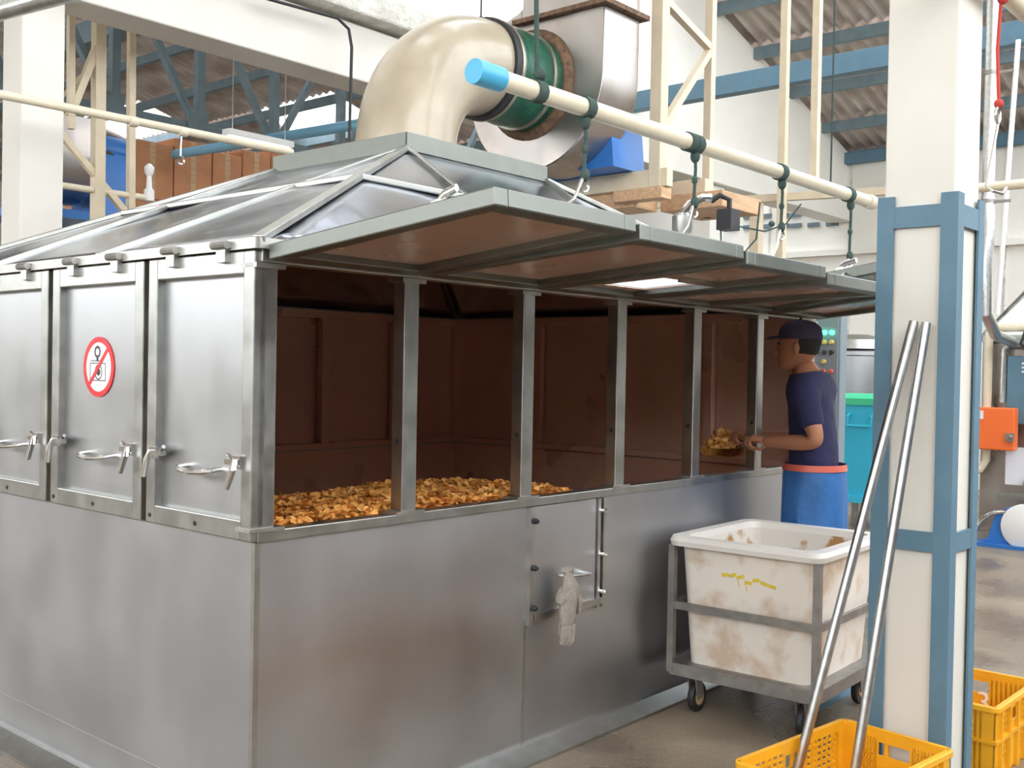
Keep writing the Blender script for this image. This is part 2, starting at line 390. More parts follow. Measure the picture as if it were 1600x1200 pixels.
# closing sheets on the sides away from the open flaps
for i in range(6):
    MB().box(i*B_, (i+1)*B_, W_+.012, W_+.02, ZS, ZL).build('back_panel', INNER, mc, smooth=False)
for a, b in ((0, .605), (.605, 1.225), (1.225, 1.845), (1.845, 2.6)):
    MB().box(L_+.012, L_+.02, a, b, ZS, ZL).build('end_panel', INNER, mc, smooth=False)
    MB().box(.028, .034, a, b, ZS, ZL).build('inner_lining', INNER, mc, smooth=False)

# doors: one pattern, frame in x (width) and z (height from the hinge line down), outside towards -y
def door(name, wd, hd, under, pan=-.032, fm=None, win=None):
    fr = MB(); t = .044; e = .05
    fr.box(0, e, -t, 0, -hd, 0); fr.box(wd-e, wd, -t, 0, -hd, 0); fr.box(e, wd-e, -t, 0, -e*1.3, 0); fr.box(e, wd-e, -t, 0, -hd, -hd+e*1.15)
    d = fr.build(name, fm or FRAME, mc, smooth=False, bevel=.004)
    for nm, m, y0, y1 in (('panel_sheet', STEELV, pan, pan+.005), ('inner_sheet', under, pan+.0055, pan+.010)):
        mb = MB()
        if win:
            wx0, wx1, wz0, wz1 = win
            mb.box(e-.004, wx0, y0, y1, -hd+e-.004, -e+.004); mb.box(wx1, wd-e+.004, y0, y1, -hd+e-.004, -e+.004)
            mb.box(wx0, wx1, y0, y1, -hd+e-.004, wz0); mb.box(wx0, wx1, y0, y1, wz1, -e+.004)
        else: mb.box(e-.004, wd-e+.004, y0, y1, -hd+e-.004, -e+.004)
        mb.build(nm, m, d, smooth=False)
    if win:
        MB().box(wx0, wx1, pan+.002, pan+.005, wz0, wz1).build('inspection_pane', SKYL, d, smooth=False)
        MB().bar((wx0+.02, pan+.022, wz0-.05), (wx1+.03, pan+.022, wz0-.05), .012, .012).build('stay_rod', WIRE, d, smooth=False)
    # pull handle
    hz = -hd+.185; mid = wd/2
    pts = [(mid-.085, pan, hz+.004), (mid-.085, -.05, hz), (mid-.06, -.062, hz-.004), (mid, -.066, hz-.008), (mid+.06, -.062, hz-.004), (mid+.085, -.05, hz), (mid+.085, pan, hz+.004)]
    MB().tube(pts, .008, 8).build('handle', CHROME, d)
    for sx, x in ((1, .055), (-1, wd-.055)):
        la = MB(); z = hz+.035
        la.box(x-.012, x+.05*1 if sx > 0 else x+.012, -.06, -.04, z-.008, z+.008) if sx > 0 else la.box(x-.05, x+.012, -.06, -.04, z-.008, z+.008)
        la.box(x-.016, x+.016, -.056, -.044, z-.018, z+.018)
        la.tube([(x, -.062, z+.006), (x-.006*sx, -.070, z-.02), (x-.022, -.072, z-.075)], [.008, .012, .010], 8, flat=.5)
        la.tube([(x+.03*sx, -.045, z+.01), (x+.05*sx, -.048, z+.02)], .006, 6)
        la.build('latch', CHROME, d)
    for x in (wd*.27, wd*.75):
        MB().lathe([(.012, -.035), (.012, .035)], (x, -.064, .018), 'X', 10).box(x-.022, x+.022, -.062, -.044, -.03, .012).build('hinge', FRAME, d)
    for x in (e*.5, wd*.5): MB().lathe([(.007, -.002), (.007, .0)], (x, -t, -hd+.025), 'Y', 8).build('rivet', BLACKR, d)
    return d
def copy_door(src, name):
    c = src.copy(); c.name = name; COL.objects.link(c); c.parent = src.parent
    for ch in list(src.children):
        k = ch.copy(); COL.objects.link(k); k.parent = c
    return c
# closed doors on the left side
for y0, y1 in ((-.004, .540), (.570, 1.162), (1.198, 1.79), (1.826, 2.43)):
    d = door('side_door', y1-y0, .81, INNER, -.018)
    d.location = (.024, y1, 1.722); d.rotation_euler = (0, 0, -PI/2)
# opened flaps on the front
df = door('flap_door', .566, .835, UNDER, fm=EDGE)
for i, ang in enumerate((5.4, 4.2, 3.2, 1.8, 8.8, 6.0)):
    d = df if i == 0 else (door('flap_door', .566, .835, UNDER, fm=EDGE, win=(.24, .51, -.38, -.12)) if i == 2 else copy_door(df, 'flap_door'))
    d.location = (i*B_+.009, -.03, ZL+.005); d.rotation_euler = (-rad(90+ang), 0, 0)
# inspection pane let into the third flap
# round no-camera sign on the second door
sg = empty('prohibition_sign', (.0055, .883, 1.388), -PI/2, 'round red and white no-photography sticker on the second side door', 'sign')
def ring(ro, ri, y0, y1, n=40):
    mb = MB(); rings = []
    for r_, y in ((ro, y0), (ri, y0), (ri, y1), (ro, y1)): rings.append([(r_*math.cos(2*PI*j/n), y, r_*math.sin(2*PI*j/n)) for j in range(n)])
    mb.loft(rings+[rings[0]], False); return mb
MB().lathe([(.094, .0), (.094, -.002)], (0, 0, 0), 'Y', 40).build('disc', WHITE, sg)
ring(.1, .082, 0, -.003).build('red_ring', RED, sg)
MB().bar((-.062, -.0027, -.062), (.062, -.0027, .062), .002, .014, V(-1, 0, 1)).build('red_slash', RED, sg, smooth=False)
cm = MB()
for a, b in (((-.055, -.045), (.045, -.045)), ((.045, -.045), (.045, .012)), ((.045, .012), (-.055, .012)), ((-.055, .012), (-.055, -.045)), ((-.05, .02), (.03, .02))):
    cm.bar((a[0], -.0022, a[1]), (b[0], -.0022, b[1]), .001, .0028, V(-(b[1]-a[1]), 0, b[0]-a[0]))
cm.v += []; cm.build('camera_outline', INK, sg, smooth=False)
q = ring(.026, .022, -.0018, -.0026, 24); q.v = [V(p.x*.9-.0, p.y, p.z-.017) for p in q.v]; q.build('camera_lens', INK, sg)
MB().lathe([(.012, -.0018), (.012, -.0026)], (0, 0, -.017), 'Y', 16).build('camera_lens', INK, sg)
mb = ring(.021, .013, -.0018, -.0026, 8); mb.v = [V(p.x-.008, p.y, p.z+.05) for p in mb.v]; mb.box(-.014, -.002, -.0026, -.0018, .018, .032); mb.build('camera_flash', INK, sg)

# hood: sheets, ribs, top collar
b0, b1 = (-.02, -.02), (L_+.02, W_+.02); t0, t1 = (1.344, .843), (2.289, 1.757); ZT = 2.33
Bc = [V(b0[0], b0[1], ZH), V(b1[0], b0[1], ZH), V(b1[0], b1[1], ZH), V(b0[0], b1[1], ZH)]
Tc = [V(t0[0], t0[1], ZT), V(t1[0], t0[1], ZT), V(t1[0], t1[1], ZT), V(t0[0], t1[1], ZT)]
def hood_face(a, b, c, d, nm):
    mb = MB(); nu, nv = 30, 14; rnd = random.Random(hash(nm) % 99 if False else len(nm)*7+int(a.x*10))
    nrm = (b-a).cross(d-a).normalized()
    ph = [rnd.uniform(0, 6) for _ in range(6)]
    for j in range(nv+1):
        for i in range(nu+1):
            u, v_ = i/nu, j/nv; p = (a*(1-u)+b*u)*(1-v_)+(d*(1-u)+c*u)*v_
            k = math.sin(PI*min(1, u*1.0))*math.sin(PI*v_)
            wv = (math.sin(u*9+ph[0]+v_*3)+.7*math.sin(u*17+ph[1]-v_*7)+.5*math.sin(v_*11+ph[2]+u*5))*.007*k
            mb.v.append(p+nrm*wv)
    for j in range(nv):
        for i in range(nu):
            q = j*(nu+1)+i; mb.f.append((q, q+1, q+nu+2, q+nu+1))
    o = mb.build('hood_sheet', HOOD, mc)
    s = o.modifiers.new('solid', 'SOLIDIFY'); s.thickness = .004
    return o
for i in range(4): hood_face(Bc[i], Bc[(i+1) % 4], Tc[(i+1) % 4], Tc[i], 'h%d' % i)
def on(a, b, t): return a*(1-t)+b*t
def rib(p, q, m=FRAME, wd=.035): MB().bar(p+V(0, 0, .006), q+V(0, 0, .006), wd, .022).build('hood_rib', m, mc, smooth=False, bevel=.004)
for i in range(4): rib(Bc[i], Tc[i])
fm = lambda s, t: on(on(Bc[0], Bc[1], s), on(Tc[0], Tc[1], s), t)
lm = lambda s, t: on(on(Bc[0], Bc[3], s), on(Tc[0], Tc[3], s), t)
rib(on(Bc[0], Tc[0], .58), on(Bc[1], Tc[1], .58)); rib(on(Bc[0], Tc[0], .58), on(Bc[3], Tc[3], .58))
rib(Tc[0], on(Bc[0], Bc[1], .383)); rib(Tc[1], on(Bc[0], Bc[1], .66))
rib(Tc[3], on(Bc[0], Bc[3], .66)); rib(Tc[0], on(Bc[0], Bc[3], .33))
for i in range(4):
    a, b = Tc[i], Tc[(i+1) % 4]
    MB().bar(a+V(0, 0, .035), b+V(0, 0, .035), .012, .075).build('top_collar', EDGE, mc, smooth=False)
MB().box(t0[0], t1[0], t0[1], t1[1], ZT+.06, ZT+.066).build('top_plate', FRAMEG, mc, smooth=False)
for i in range(4):
    a, b = Bc[i], Bc[(i+1) % 4]
    MB().bar(a+V(0, 0, -.005), b+V(0, 0, -.005), .02, .03).build('hood_edge', FRAMEG, mc, smooth=False)

# sliding gate in the base, with runners, bolts and pull
ga = MB().box(1.20, 1.585, -.012, -.004, .52, ZS-.022).build('slide_gate', STEEL, mc, smooth=False)
MB().tube([(1.36, -.012, .635), (1.36, -.05, .64), (1.50, -.05, .63), (1.50, -.012, .63)], .007, 8).build('gate_handle', CHROME, ga)
for x0, x1 in ((1.175, 1.197), (1.590, 1.603), (1.622, 1.640)):
    MB().box(x0, x1, -.022, 0, .48, ZS-.022).build('gate_runner', FRAMEG, mc, smooth=False)
MB().box(1.20, 1.64, -.028, 0, .495, .52).build('gate_stop', FRAME, mc, smooth=False)
for x in (1.186, 1.613):
    for z in (.545, .69, .86): MB().lathe([(.011, 0), (.011, -.02), (.006, -.03)], (x, -.018, z), 'Y', 8).build('gate_bolt', CHROME if x > 1.5 else BLACKR, mc)
# glove hung over the gate handle
gl = MB()
gl.tube([(1.395, -.062, .658), (1.385, -.075, .63), (1.375, -.08, .57), (1.37, -.078, .51), (1.365, -.07, .45), (1.36, -.066, .415)], [.018, .036, .046, .045, .038, .018], 12, flat=.5, up=V(0, -1, 0))
gl.tube([(1.365, -.075, .60), (1.33, -.08, .572), (1.318, -.078, .555)], [.03, .025, .012], 8, flat=.6)
for i, (dx, ln) in enumerate(((-.03, .0), (-.01, .02), (.014, .03))):
    gl.tube([(1.375+dx, -.085, .47), (1.368+dx, -.088, .43-ln*.5), (1.362+dx*.9, -.08, .405-ln*.4)], [.017, .016, .010], 8)
gl.tube([(1.41, -.07, .62), (1.43, -.075, .56), (1.445, -.07, .50)], [.022, .028, .014], 8, flat=.6)
gl.tube([(1.38, -.045, .66), (1.395, -.066, .668), (1.42, -.05, .655)], .014, 8)
for p in gl.v: p.x -= .045
o = gl.build('work_glove', GLOVE); tag(o, 'limp grey knitted work glove hanging on the sliding gate handle', 'glove')

# ------------------------------------------------------------------ fried chips
def chip_mesh(rnd, s):
    mb = MB(); n = 4; cx, cy = rnd.uniform(6, 14), rnd.uniform(-8, 8); tw = rnd.uniform(-5, 5); ax, ay = s*rnd.uniform(.8, 1.2), s*rnd.uniform(.6, 1.0)
    for j in range(n):
        for i in range(n):
            u, v_ = i/(n-1)*2-1, j/(n-1)*2-1
            k = 1-.18*(abs(u)*abs(v_)); x, y = u*ax*k, v_*ay*k
            mb.v.append(V(x, y, cx*x*x+cy*y*y+tw*x*y))
    for j in range(n-1):
        for i in range(n-1): q = j*n+i; mb.f.append((q, q+1, q+n+1, q+n))
    return mb
def bed_z(x, y):
    z = .938-.014*math.sin(x*7)*math.sin(y*6)
    f1 = max(0, min(1, (x-1.35)/.9)); f2 = max(0, min(1, (y-.5)/1.0))
    f1 = f1*f1*(3-2*f1); f2 = f2*f2*(3-2*f2)
    return max(.62, z-.22*f1-.22*f2)
bed = MB(); nx, ny = 60, 44
for j in range(ny+1):
    for i in range(nx+1):
        x, y = .035+(L_-.07)*i/nx, .035+(W_-.07)*j/ny; bed.v.append(V(x, y, bed_z(x, y)-.012))
for j in range(ny):
    for i in range(nx): q = j*(nx+1)+i; bed.f.append((q, q+1, q+nx+2, q+nx+1))
rc = random.Random(3)
def place(mb, dst, x, y, z, tilt=1.0):
    mm = Matrix.Translation((x, y, z)) @ Matrix.Rotation(rc.uniform(0, 6.28), 4, 'Z') @ Matrix.Rotation(rc.gauss(0, .45*tilt), 4, 'X') @ Matrix.Rotation(rc.gauss(0, .45*tilt), 4, 'Y')
    n = len(dst.v); dst.v += [mm @ p for p in mb.v]; dst.f += [tuple(i+n for i in f) for f in mb.f]
variants = [chip_mesh(rc, rc.uniform(.010, .015)) for _ in range(10)]
for k in range(11000):
    if k < 9000: x, y = rc.uniform(.07, 1.9), .06+1.5*rc.random()**1.3
    else: x, y = rc.uniform(1.2, 3.4), rc.uniform(.06, 2.4)
    place(rc.choice(variants), bed, x, y, bed_z(x, y)+rc.uniform(-.006, .016))
o = bed.build('chip_bed', CHIP); tag(o, 'deep bed of orange fried chips heaped inside the roaster', 'chips', kind='stuff')
cms = []
for k in range(6):
    me = variants[k].mesh('chip'); me.materials.append(CHIP2 if k % 2 else CHIP); me.polygons.foreach_set('use_smooth', [True]*len(me.polygons)); cms.append(me)
for k in range(260):
    o = bpy.data.objects.new('chip', cms[k % 6]); COL.objects.link(o)
    x, y = rc.uniform(.08, 1.35), .07+.75*rc.random()**1.4
    o.location = (x, y, bed_z(x, y)+.016); o.rotation_euler = (rc.gauss(0, .5), rc.gauss(0, .5), rc.uniform(0, 6.28))
    tag(o, 'curled orange chip on top of the heap just inside the open front', 'chip', 'fried chips on top of the heap')

# ------------------------------------------------------------------ hanging rail with ropes and hooks
PYY, PZ = -.62, 2.155
pr = empty('hanging_pipe', (.2, PYY, PZ), 0, 'cream plastic pipe with blue end hung above the open flaps', 'pipe')
MB().tube([(.06, 0, 0), (2.5, 0, 0)], .026, 16).build('pipe', PVC, pr)
MB().tube([(2.46, 0, 0), (2.52, 0, 0)], .031, 16).build('coupling', PVC, pr)
MB().tube([(2.5, 0, 0), (3.6, 0, 0)], .015, 12).build('thin_pipe', PVC, pr)
MB().tube([(-.01, 0, 0), (.09, 0, 0)], .032, 16).build('end_cap', PVCB, pr)
for x in (.24, .46, 1.02, 1.06, 1.66, 2.27): MB().tube([(x-.018, 0, 0), (x+.018, 0, 0)], .0315, 12).build('rope_wrap', ROPE, pr)
MB().tube([(.24, 0, .03), (.235, .005, .3), (.235, .01, 2.6)], .007, 6).ball((.24, -.01, .045), .018).build('support_rope', ROPE, pr)
MB().tube([(2.1, 0, .02), (2.1, 0, 3.4)], .004, 6).build('support_rope', ROPE, pr)
def hanger(x, zmid, zend, yend, label, dx=0):
    h = empty('flap_hanger', (x, PYY, PZ-.03), 0, label, 'hook', 'rope hangers holding the flaps')
    MB().tube([(0, 0, 0), (.004, 0, -.05), (-.003, 0, zmid)], .006, 6).build('rope', ROPE, h)
    for p, r_ in (((0, 0, -.01), .016), ((.003, 0, zmid), .014), ((0, 0, zmid*.55), .010)): MB().ball(p, r_, (1, 1, 1.4)).build('knot', ROPE, h)
    lp = arc((0, 0, zmid-.03), .02, PI*.2, PI*1.9, 10, (0, 0, 1), (1, 0, 0))
    MB().tube(lp+[(dx*.5, yend*.5, (zmid+zend)/2), (dx, yend, zend+.05), (dx, yend, zend+.01), (dx-.012, yend, zend-.008), (dx-.035, yend, zend-.004), (dx-.04, yend, zend+.03)], .0045, 6).build('wire_hook', WIRE, h)
def flap_top(i, d):
    ang = rad((5.4, 4.2, 3.2, 1.8, 8.8, 6.0)[i]); return ZL+.005+d*math.sin(ang)+.05, -.03-d*math.cos(ang)
for i, (x, zm, lab) in enumerate(((.66, -.16, 'green rope and wire hook holding the flap nearest the camera'), (1.26, -.16, 'green rope and wire hook holding the second flap, above a tangle of cables'),
        (1.88, -.17, 'green rope and wire hook holding the third flap from the left'), (2.5, -.22, 'rope and wire hook near the blue-clad column, holding the fourth flap'))):
    fx = i*B_+.009+.29; z, y = flap_top(i, .66)
    hanger(x, zm, z-(PZ-.03)-.012, y-PYY, lab, (fx-x)*.5)

# ------------------------------------------------------------------ exhaust elbow, sleeve and blower
EY, EZ = 1.30, 2.96; EX = 1.775; ER = .243
el = empty('exhaust_elbow', (0, 0, 0), 0, 'glossy cream exhaust elbow rising from the top of the hood', 'duct')
bend = .50
MB().tube([(EX, EY, ZT+.066), (EX, EY, EZ-bend)]+arc((EX+bend, EY, EZ-bend), bend, PI, PI/2, 18, (1, 0, 0), (0, 0, 1))[1:]+[(2.33, EY, EZ)], ER, 40, up=V(0, 1, 0)).build('elbow', FRP, el)
MB().lathe([(ER+.03, ZT+.066), (ER+.03, ZT+.085)], (EX, EY, 0), 'Z', 40).build('base_ring', FRP, el)
MB().bar((2.29, EY, EZ+.25), (2.29, EY, 5.6), .006, .006).ball((2.29, EY, EZ+.25), .02).build('hanging_wire', BLACKR, el)
sl = empty('flexible_sleeve', (0, 0, 0), 0, 'dark green flexible sleeve clamped between the elbow and the blower', 'duct')
MB().lathe([(ER+.006, 2.29), (ER+.012, 2.36), (ER+.004, 2.43), (ER+.012, 2.5), (ER+.005, 2.58), (ER+.012, 2.66)], (0, EY, EZ), 'X', 40).build('sleeve', GREEN, sl)
MB().lathe([(ER+.018, 2.285), (ER+.02, 2.30), (ER+.018, 2.325)], (0, EY, EZ), 'X', 40).build('rubber_ring', BLACKR, sl)
for x in (2.345, 2.60): MB().lathe([(ER+.017, x-.012), (ER+.02, x), (ER+.017, x+.012)], (0, EY, EZ), 'X', 40).build('clamp_band', BAND, sl)
bl = empty('blower', (0, 0, 0), 0, 'snail-shaped stainless centrifugal blower on blue stand behind the elbow', 'blower')
sp = []
for k in range(41):
    a = -PI+.0+ (k/40)*(PI*1.5)   # from -Y side round the bottom to the top
    r_ = .50-.08*(k/40)
    sp.append((2.70, EY-0+math.sin(-a+PI/2+PI)*0, 0))
def scroll(cx, cy, cz, rr, th, outw, outz):
    pts = [(cx, cy-rr, outz)]
    for k in range(49):
        t = k/48; a = PI+t*PI*1.42           # PI: -Y side; 1.5PI: bottom; 2PI: +Y side
        r_ = rr*(1-.14*t); pts.append((cx, cy+r_*math.cos(a), cz+r_*math.sin(a)))
    pts.append((cx, cy-rr+outw, cz+rr*.88)); pts.append((cx, cy-rr+outw, outz))
    return pts
sc_pts = scroll(2.70, EY, EZ, .49, .30, .56, 3.30)
MB().prism(sc_pts, (.32, 0, 0)).build('scroll_housing', FANM, bl, bevel=.006)
MB().lathe([(.30, 2.70), (.30, 2.692), (.27, 2.66), (.262, 2.66)], (0, EY, EZ), 'X', 36).build('inlet_ring', RUST, bl)
oy0, oy1 = EY-.49, EY-.49+.56
MB().box(2.66, 3.06, oy0-.04, oy1+.04, 3.30, 3.325).build('outlet_flange', RUST, bl, smooth=False)
MB().hexa([(2.70, oy0, 3.325), (3.02, oy0, 3.325), (3.02, oy1, 3.325), (2.70, oy1, 3.325)], [(2.76, oy0+.05, 5.2), (3.0, oy0+.05, 5.2), (3.0, oy1-.08, 5.2), (2.76, oy1-.08, 5.2)]).build('outlet_duct', FANM, bl, smooth=False)
PT = 2.515
MB().prism([(2.93, .90, PT), (2.93, 1.75, PT), (2.93, 1.62, 2.60), (2.93, 1.45, 2.50+.02), (2.93, 1.15, 2.52), (2.93, 1.02, 2.60), (2.93, .95, 2.68), (2.93, .925, 2.78)], (.30, 0, 0)).build('stand_plate', BLUEM, bl, smooth=False)
MB().lathe([(.06, 3.02), (.06, 3.16), (.15, 3.17), (.15, 3.5), (.12, 3.52)], (0, EY, EZ-.1), 'X', 24).box(3.15, 3.5, EY-.1, EY+.1, PT, EZ-.15).build('motor', BLUEM, bl)
pf = empty('blower_platform', (3.15, 1.2, PT), 0, 'beige steel and timber platform hung below the blower', 'platform')
pf_l = lambda x, y, z: V(x-3.15, y-1.2, z-PT)
def pbox(nm, m, x0, x1, y0, y1, z0, z1):
    mb = MB(); mb.box(x0, x1, y0, y1, z0, z1); mb.v = [pf_l(*p) for p in mb.v]; mb.build(nm, m, pf, smooth=False, bevel=.003)
pbox('cross_beam', BEIGE, 3.12, 3.18, .68, 2.0, PT-.10, PT-.002); pbox('cross_beam', BEIGE, 3.52, 3.58, .68, 2.0, PT-.10, PT-.002)
pbox('side_rail', SKYBLUE, 2.86, 3.7, 1.5, 1.56, PT-.10, PT-.003)
pbox('timber_block', WOOD, 3.16, 3.4, .92, 1.6, PT-.19, PT-.10); pbox('timber_block', WOOD, 3.4, 3.85, .5, .9, PT-.19, PT-.10); pbox('timber_block', WOOD, 3.1, 3.2, .70, 1.02, PT-.165, PT-.103)
for x, y, wd in ((3.15, .76, .072), (3.75, .80, .05), (3.55, 1.95, .06)): pbox('hanger_post', BEIGE, x-wd/2, x+wd/2, y-wd/2, y+wd/2, PT-.1 if x < 3.7 else PT-.19, 5.2)
def pbar(a, b, wd=.04, m=BEIGE):
    mb = MB().bar(pf_l(*a), pf_l(*b), wd, wd); mb.build('brace', m, pf, smooth=False)
pbar((3.16, .76, 2.72), (3.75, .80, 3.32)); pbar((3.75, .80, 3.32), (3.16, .76, 3.45)); pbar((3.16, .76, 3.55), (3.55, 1.95, 4.0))

# cable gland and plug on the far corner of the hood
cg = empty('cable_fitting', (2.72, .33, 2.13), 0, 'silver conduit elbow with black plug and loose wires beside the hood', 'cable')
MB().lathe([(.045, -.04), (.05, -.02), (.05, .04), (.035, .055)], (0, 0, 0), 'Z', 14).build('gland', FRAME, cg)
MB().tube([(0, 0, .05), (.02, -.03, .10), (.07, -.07, .135), (.10, -.10, .135)], [.022, .022, .02, .02], 10).build('conduit', CHROME, cg)
MB().tube([(.10, -.10, .12), (.13, -.13, .15), (.165, -.165, .13), (.165, -.165, .04)], .014, 8).box(.12, .21, -.2, -.12, -.02, .08).build('plug', BLACKR, cg)
MB().tube([(.13, -.14, -.02), (.12, -.15, -.1), (.19, -.22, -.15), (.25, -.27, -.06), (.26, -.28, .12)], .005, 6).tube([(.2, -.2, .0), (.3, -.29, -.02), (.38, -.36, .02), (.42, -.42, .12)], .004, 6).ball((.33, -.31, .02), .014, (1.6, 1, 1)).build('wires', ROPE, cg)

# ------------------------------------------------------------------ worker with scoop
PW = V(2.97, -.27, 0); FACE = math.atan2(.18, .98)
wk = empty('person', PW, FACE, 'worker in navy shirt, cap and blue apron tossing chips at the far bay', 'person')
def skin_obj(name, verts, edges, m, parent, sub=2, root=0):
    me = bpy.data.meshes.new(name); me.from_pydata([v_[0] for v_ in verts], edges, []); me.update(); me.materials.append(m)
    o = bpy.data.objects.new(name, me); COL.objects.link(o); o.parent = parent
    sk = o.modifiers.new('skin', 'SKIN'); sk.use_smooth_shade = True
    for i, v_ in enumerate(verts):
        r_ = v_[1]; d = me.skin_vertices[0].data[i]; d.radius = r_ if isinstance(r_, tuple) else (r_, r_); d.use_root = (i == root)
    s = o.modifiers.new('sub', 'SUBSURF'); s.levels = sub; s.render_levels = sub
    return o
SKV = [((0, 0, .92), (.12, .085)), ((0, .005, 1.08), (.11, .08)), ((0, .02, 1.24), (.135, .095)), ((0, .03, 1.345), (.11, .085)), ((0, .05, 1.425), (.052, .055)), ((0, .065, 1.475), (.05, .055)),
       ((-.16, .02, 1.345), .055), ((-.215, -.03, 1.22), .047), ((-.235, -.07, 1.10), .042), ((-.20, .06, 1.095), .038), ((-.155, .20, 1.09), .027),
       ((.16, .02, 1.345), .055), ((.215, .04, 1.21), .047), ((.22, .10, 1.10), .042), ((.12, .22, 1.10), .037), ((.05, .33, 1.10), .027),
       ((-.085, .0, .86), .07), ((-.085, -.01, .48), .055), ((-.09, -.03, .10), .042), ((-.09, .02, .045), .036), ((-.09, .10, .035), .03),
       ((.085, .0, .86), .07), ((.085, -.01, .48), .055), ((.09, -.03, .10), .042), ((.09, .02, .045), .036), ((.09, .10, .035), .03)]
SKE = [(0, 1), (1, 2), (2, 3), (3, 4), (4, 5), (3, 6), (6, 7), (7, 8), (8, 9), (9, 10), (3, 11), (11, 12), (12, 13), (13, 14), (14, 15), (0, 16), (16, 17), (17, 18), (18, 19), (19, 20), (0, 21), (21, 22), (22, 23), (23, 24), (24, 25)]
body = skin_obj('body', SKV, SKE, SKIN, wk)
# head with face (head height .23, crown 1.64)
hd = MB(); HC = V(0, .085, 1.54)
prof = [(-.115, .030, .030, .055), (-.105, .045, .05, .045), (-.085, .056, .068, .03), (-.055, .064, .083, .015), (-.02, .070, .092, .005), (.02, .074, .096, 0), (.06, .072, .094, -.005), (.09, .058, .076, -.008), (.108, .035, .045, -.008), (.114, .008, .01, -.008)]
rings = []
for z, rx, ry, yo in prof: rings.append([HC+V(rx*math.cos(2*PI*j/20), yo+ry*math.sin(2*PI*j/20), z) for j in range(20)])
hd.loft(rings)
hd.tube([HC+V(0, .088, .012), HC+V(0, .108, -.022), HC+V(0, .112, -.034), HC+V(0, .092, -.042)], [.008, .012, .014, .008], 8)   # nose
hd.tube([HC+V(-.026, .088, -.068), HC+V(0, .098, -.066), HC+V(.026, .088, -.068)], [.004, .009, .004], 8)                       # lips
for s in (-1, 1):
    hd.ball(HC+V(s*.075, -.004, -.01), .03, (.3, .6, 1.0), 10, 6)
    hd.ball(HC+V(s*.03, .084, .03), .016, (1.5, .5, .4), 8, 5)
hd.build('head', SKIN, wk)
ey = MB()
for s in (-1, 1): ey.ball(HC+V(s*.031, .090, .012), .009, (1.3, .6, .8), 8, 6)
ey.build('eyes', INK, wk)
hr = MB(); rings = []
for z, r_ in ((-.045, .97), (-.02, 1.025), (.02, 1.03), (.06, 1.04), (.09, 1.03)):
    k = min(prof, key=lambda p: abs(p[0]-z)); ring_ = []
    for j in range(20):
        a = 2*PI*j/20; s = math.sin(a); yy = k[2]*s*r_
        if s > -.1: yy = -k[2]*.1*r_
        ring_.append(HC+V(k[1]*math.cos(a)*r_, yy+k[3]-.006, z))
    rings.append(ring_)
hr.loft(rings).build('hair', HAIR, wk)
cp = MB(); rings = []
for z, rx, ry in ((.035, .082, .103), (.06, .083, .104), (.09, .076, .096), (.115, .055, .07), (.127, .02, .026), (.129, .004, .005)):
    rings.append([HC+V(rx*math.cos(2*PI*j/24), -.004+ry*math.sin(2*PI*j/24), z) for j in range(24)])
cp.loft(rings)
br = []
for z in (0, .006):
    br.append([HC+V(.075*math.cos(PI*j/12), .085+.07*math.sin(PI*j/12), .045-.012*math.sin(PI*j/12)+z) for j in range(13)])
cp.loft(br); cp.ball(HC+V(0, -.004, .13), .008)
cp.build('cap', CAPM, wk)
# shirt
up = lambda v_, k: tuple(x+k for x in v_) if isinstance(v_, tuple) else v_+k
sv = [(SKV[i][0], up(SKV[i][1], .022)) for i in (0, 1, 2, 3)]+[(SKV[6][0], .074), (SKV[7][0], .062), ((-.228, -.05, 1.155), .06), (SKV[11][0], .074), (SKV[12][0], .062), ((.22, .07, 1.15), .06), ((0, .045, 1.415), (.078, .078))]
sv[0] = ((0, 0, .84), (.155, .12)); sv[1] = ((0, .005, 1.07), (.16, .125))
skin_obj('shirt', sv, [(0, 1), (1, 2), (2, 3), (3, 4), (4, 5), (5, 6), (3, 7), (7, 8), (8, 9), (3, 10)], NAVY, wk)
def ell(z, rx, ry, yo, n=36, amp=0, f=9): return [V((rx+amp*math.sin(f*2*PI*j/n))*math.cos(2*PI*j/n), yo+(ry+amp*math.sin(f*2*PI*j/n))*math.sin(2*PI*j/n), z) for j in range(n)]
MB().loft([ell(.985, .168, .138, 0), ell(.93, .172, .145, 0), ell(.85, .174, .148, .0, amp=.004), ell(.65, .176, .15, .0, amp=.008), ell(.45, .178, .152, .0, amp=.01), ell(.36, .18, .154, .0, amp=.012)], False).build('apron', APRON, wk)
MB().loft([ell(.99, .172, .143, 0), ell(.96, .176, .149, 0)], False).build('apron_band', REDB, wk)
for s in (-1, 1):
    MB().tube([(s*.085, -.01, .9), (s*.085, -.01, .48), (s*.09, -.02, .12)], [.075, .072, .068], 14).build('trouser_leg', NAVY, wk)
    MB().tube([(s*.09, -.05, .16), (s*.09, -.045, .068), (s*.09, .02, .045), (s*.09, .12, .035)], [.066, .064, .05, .034], 12).build('boot', BLACKR, wk)
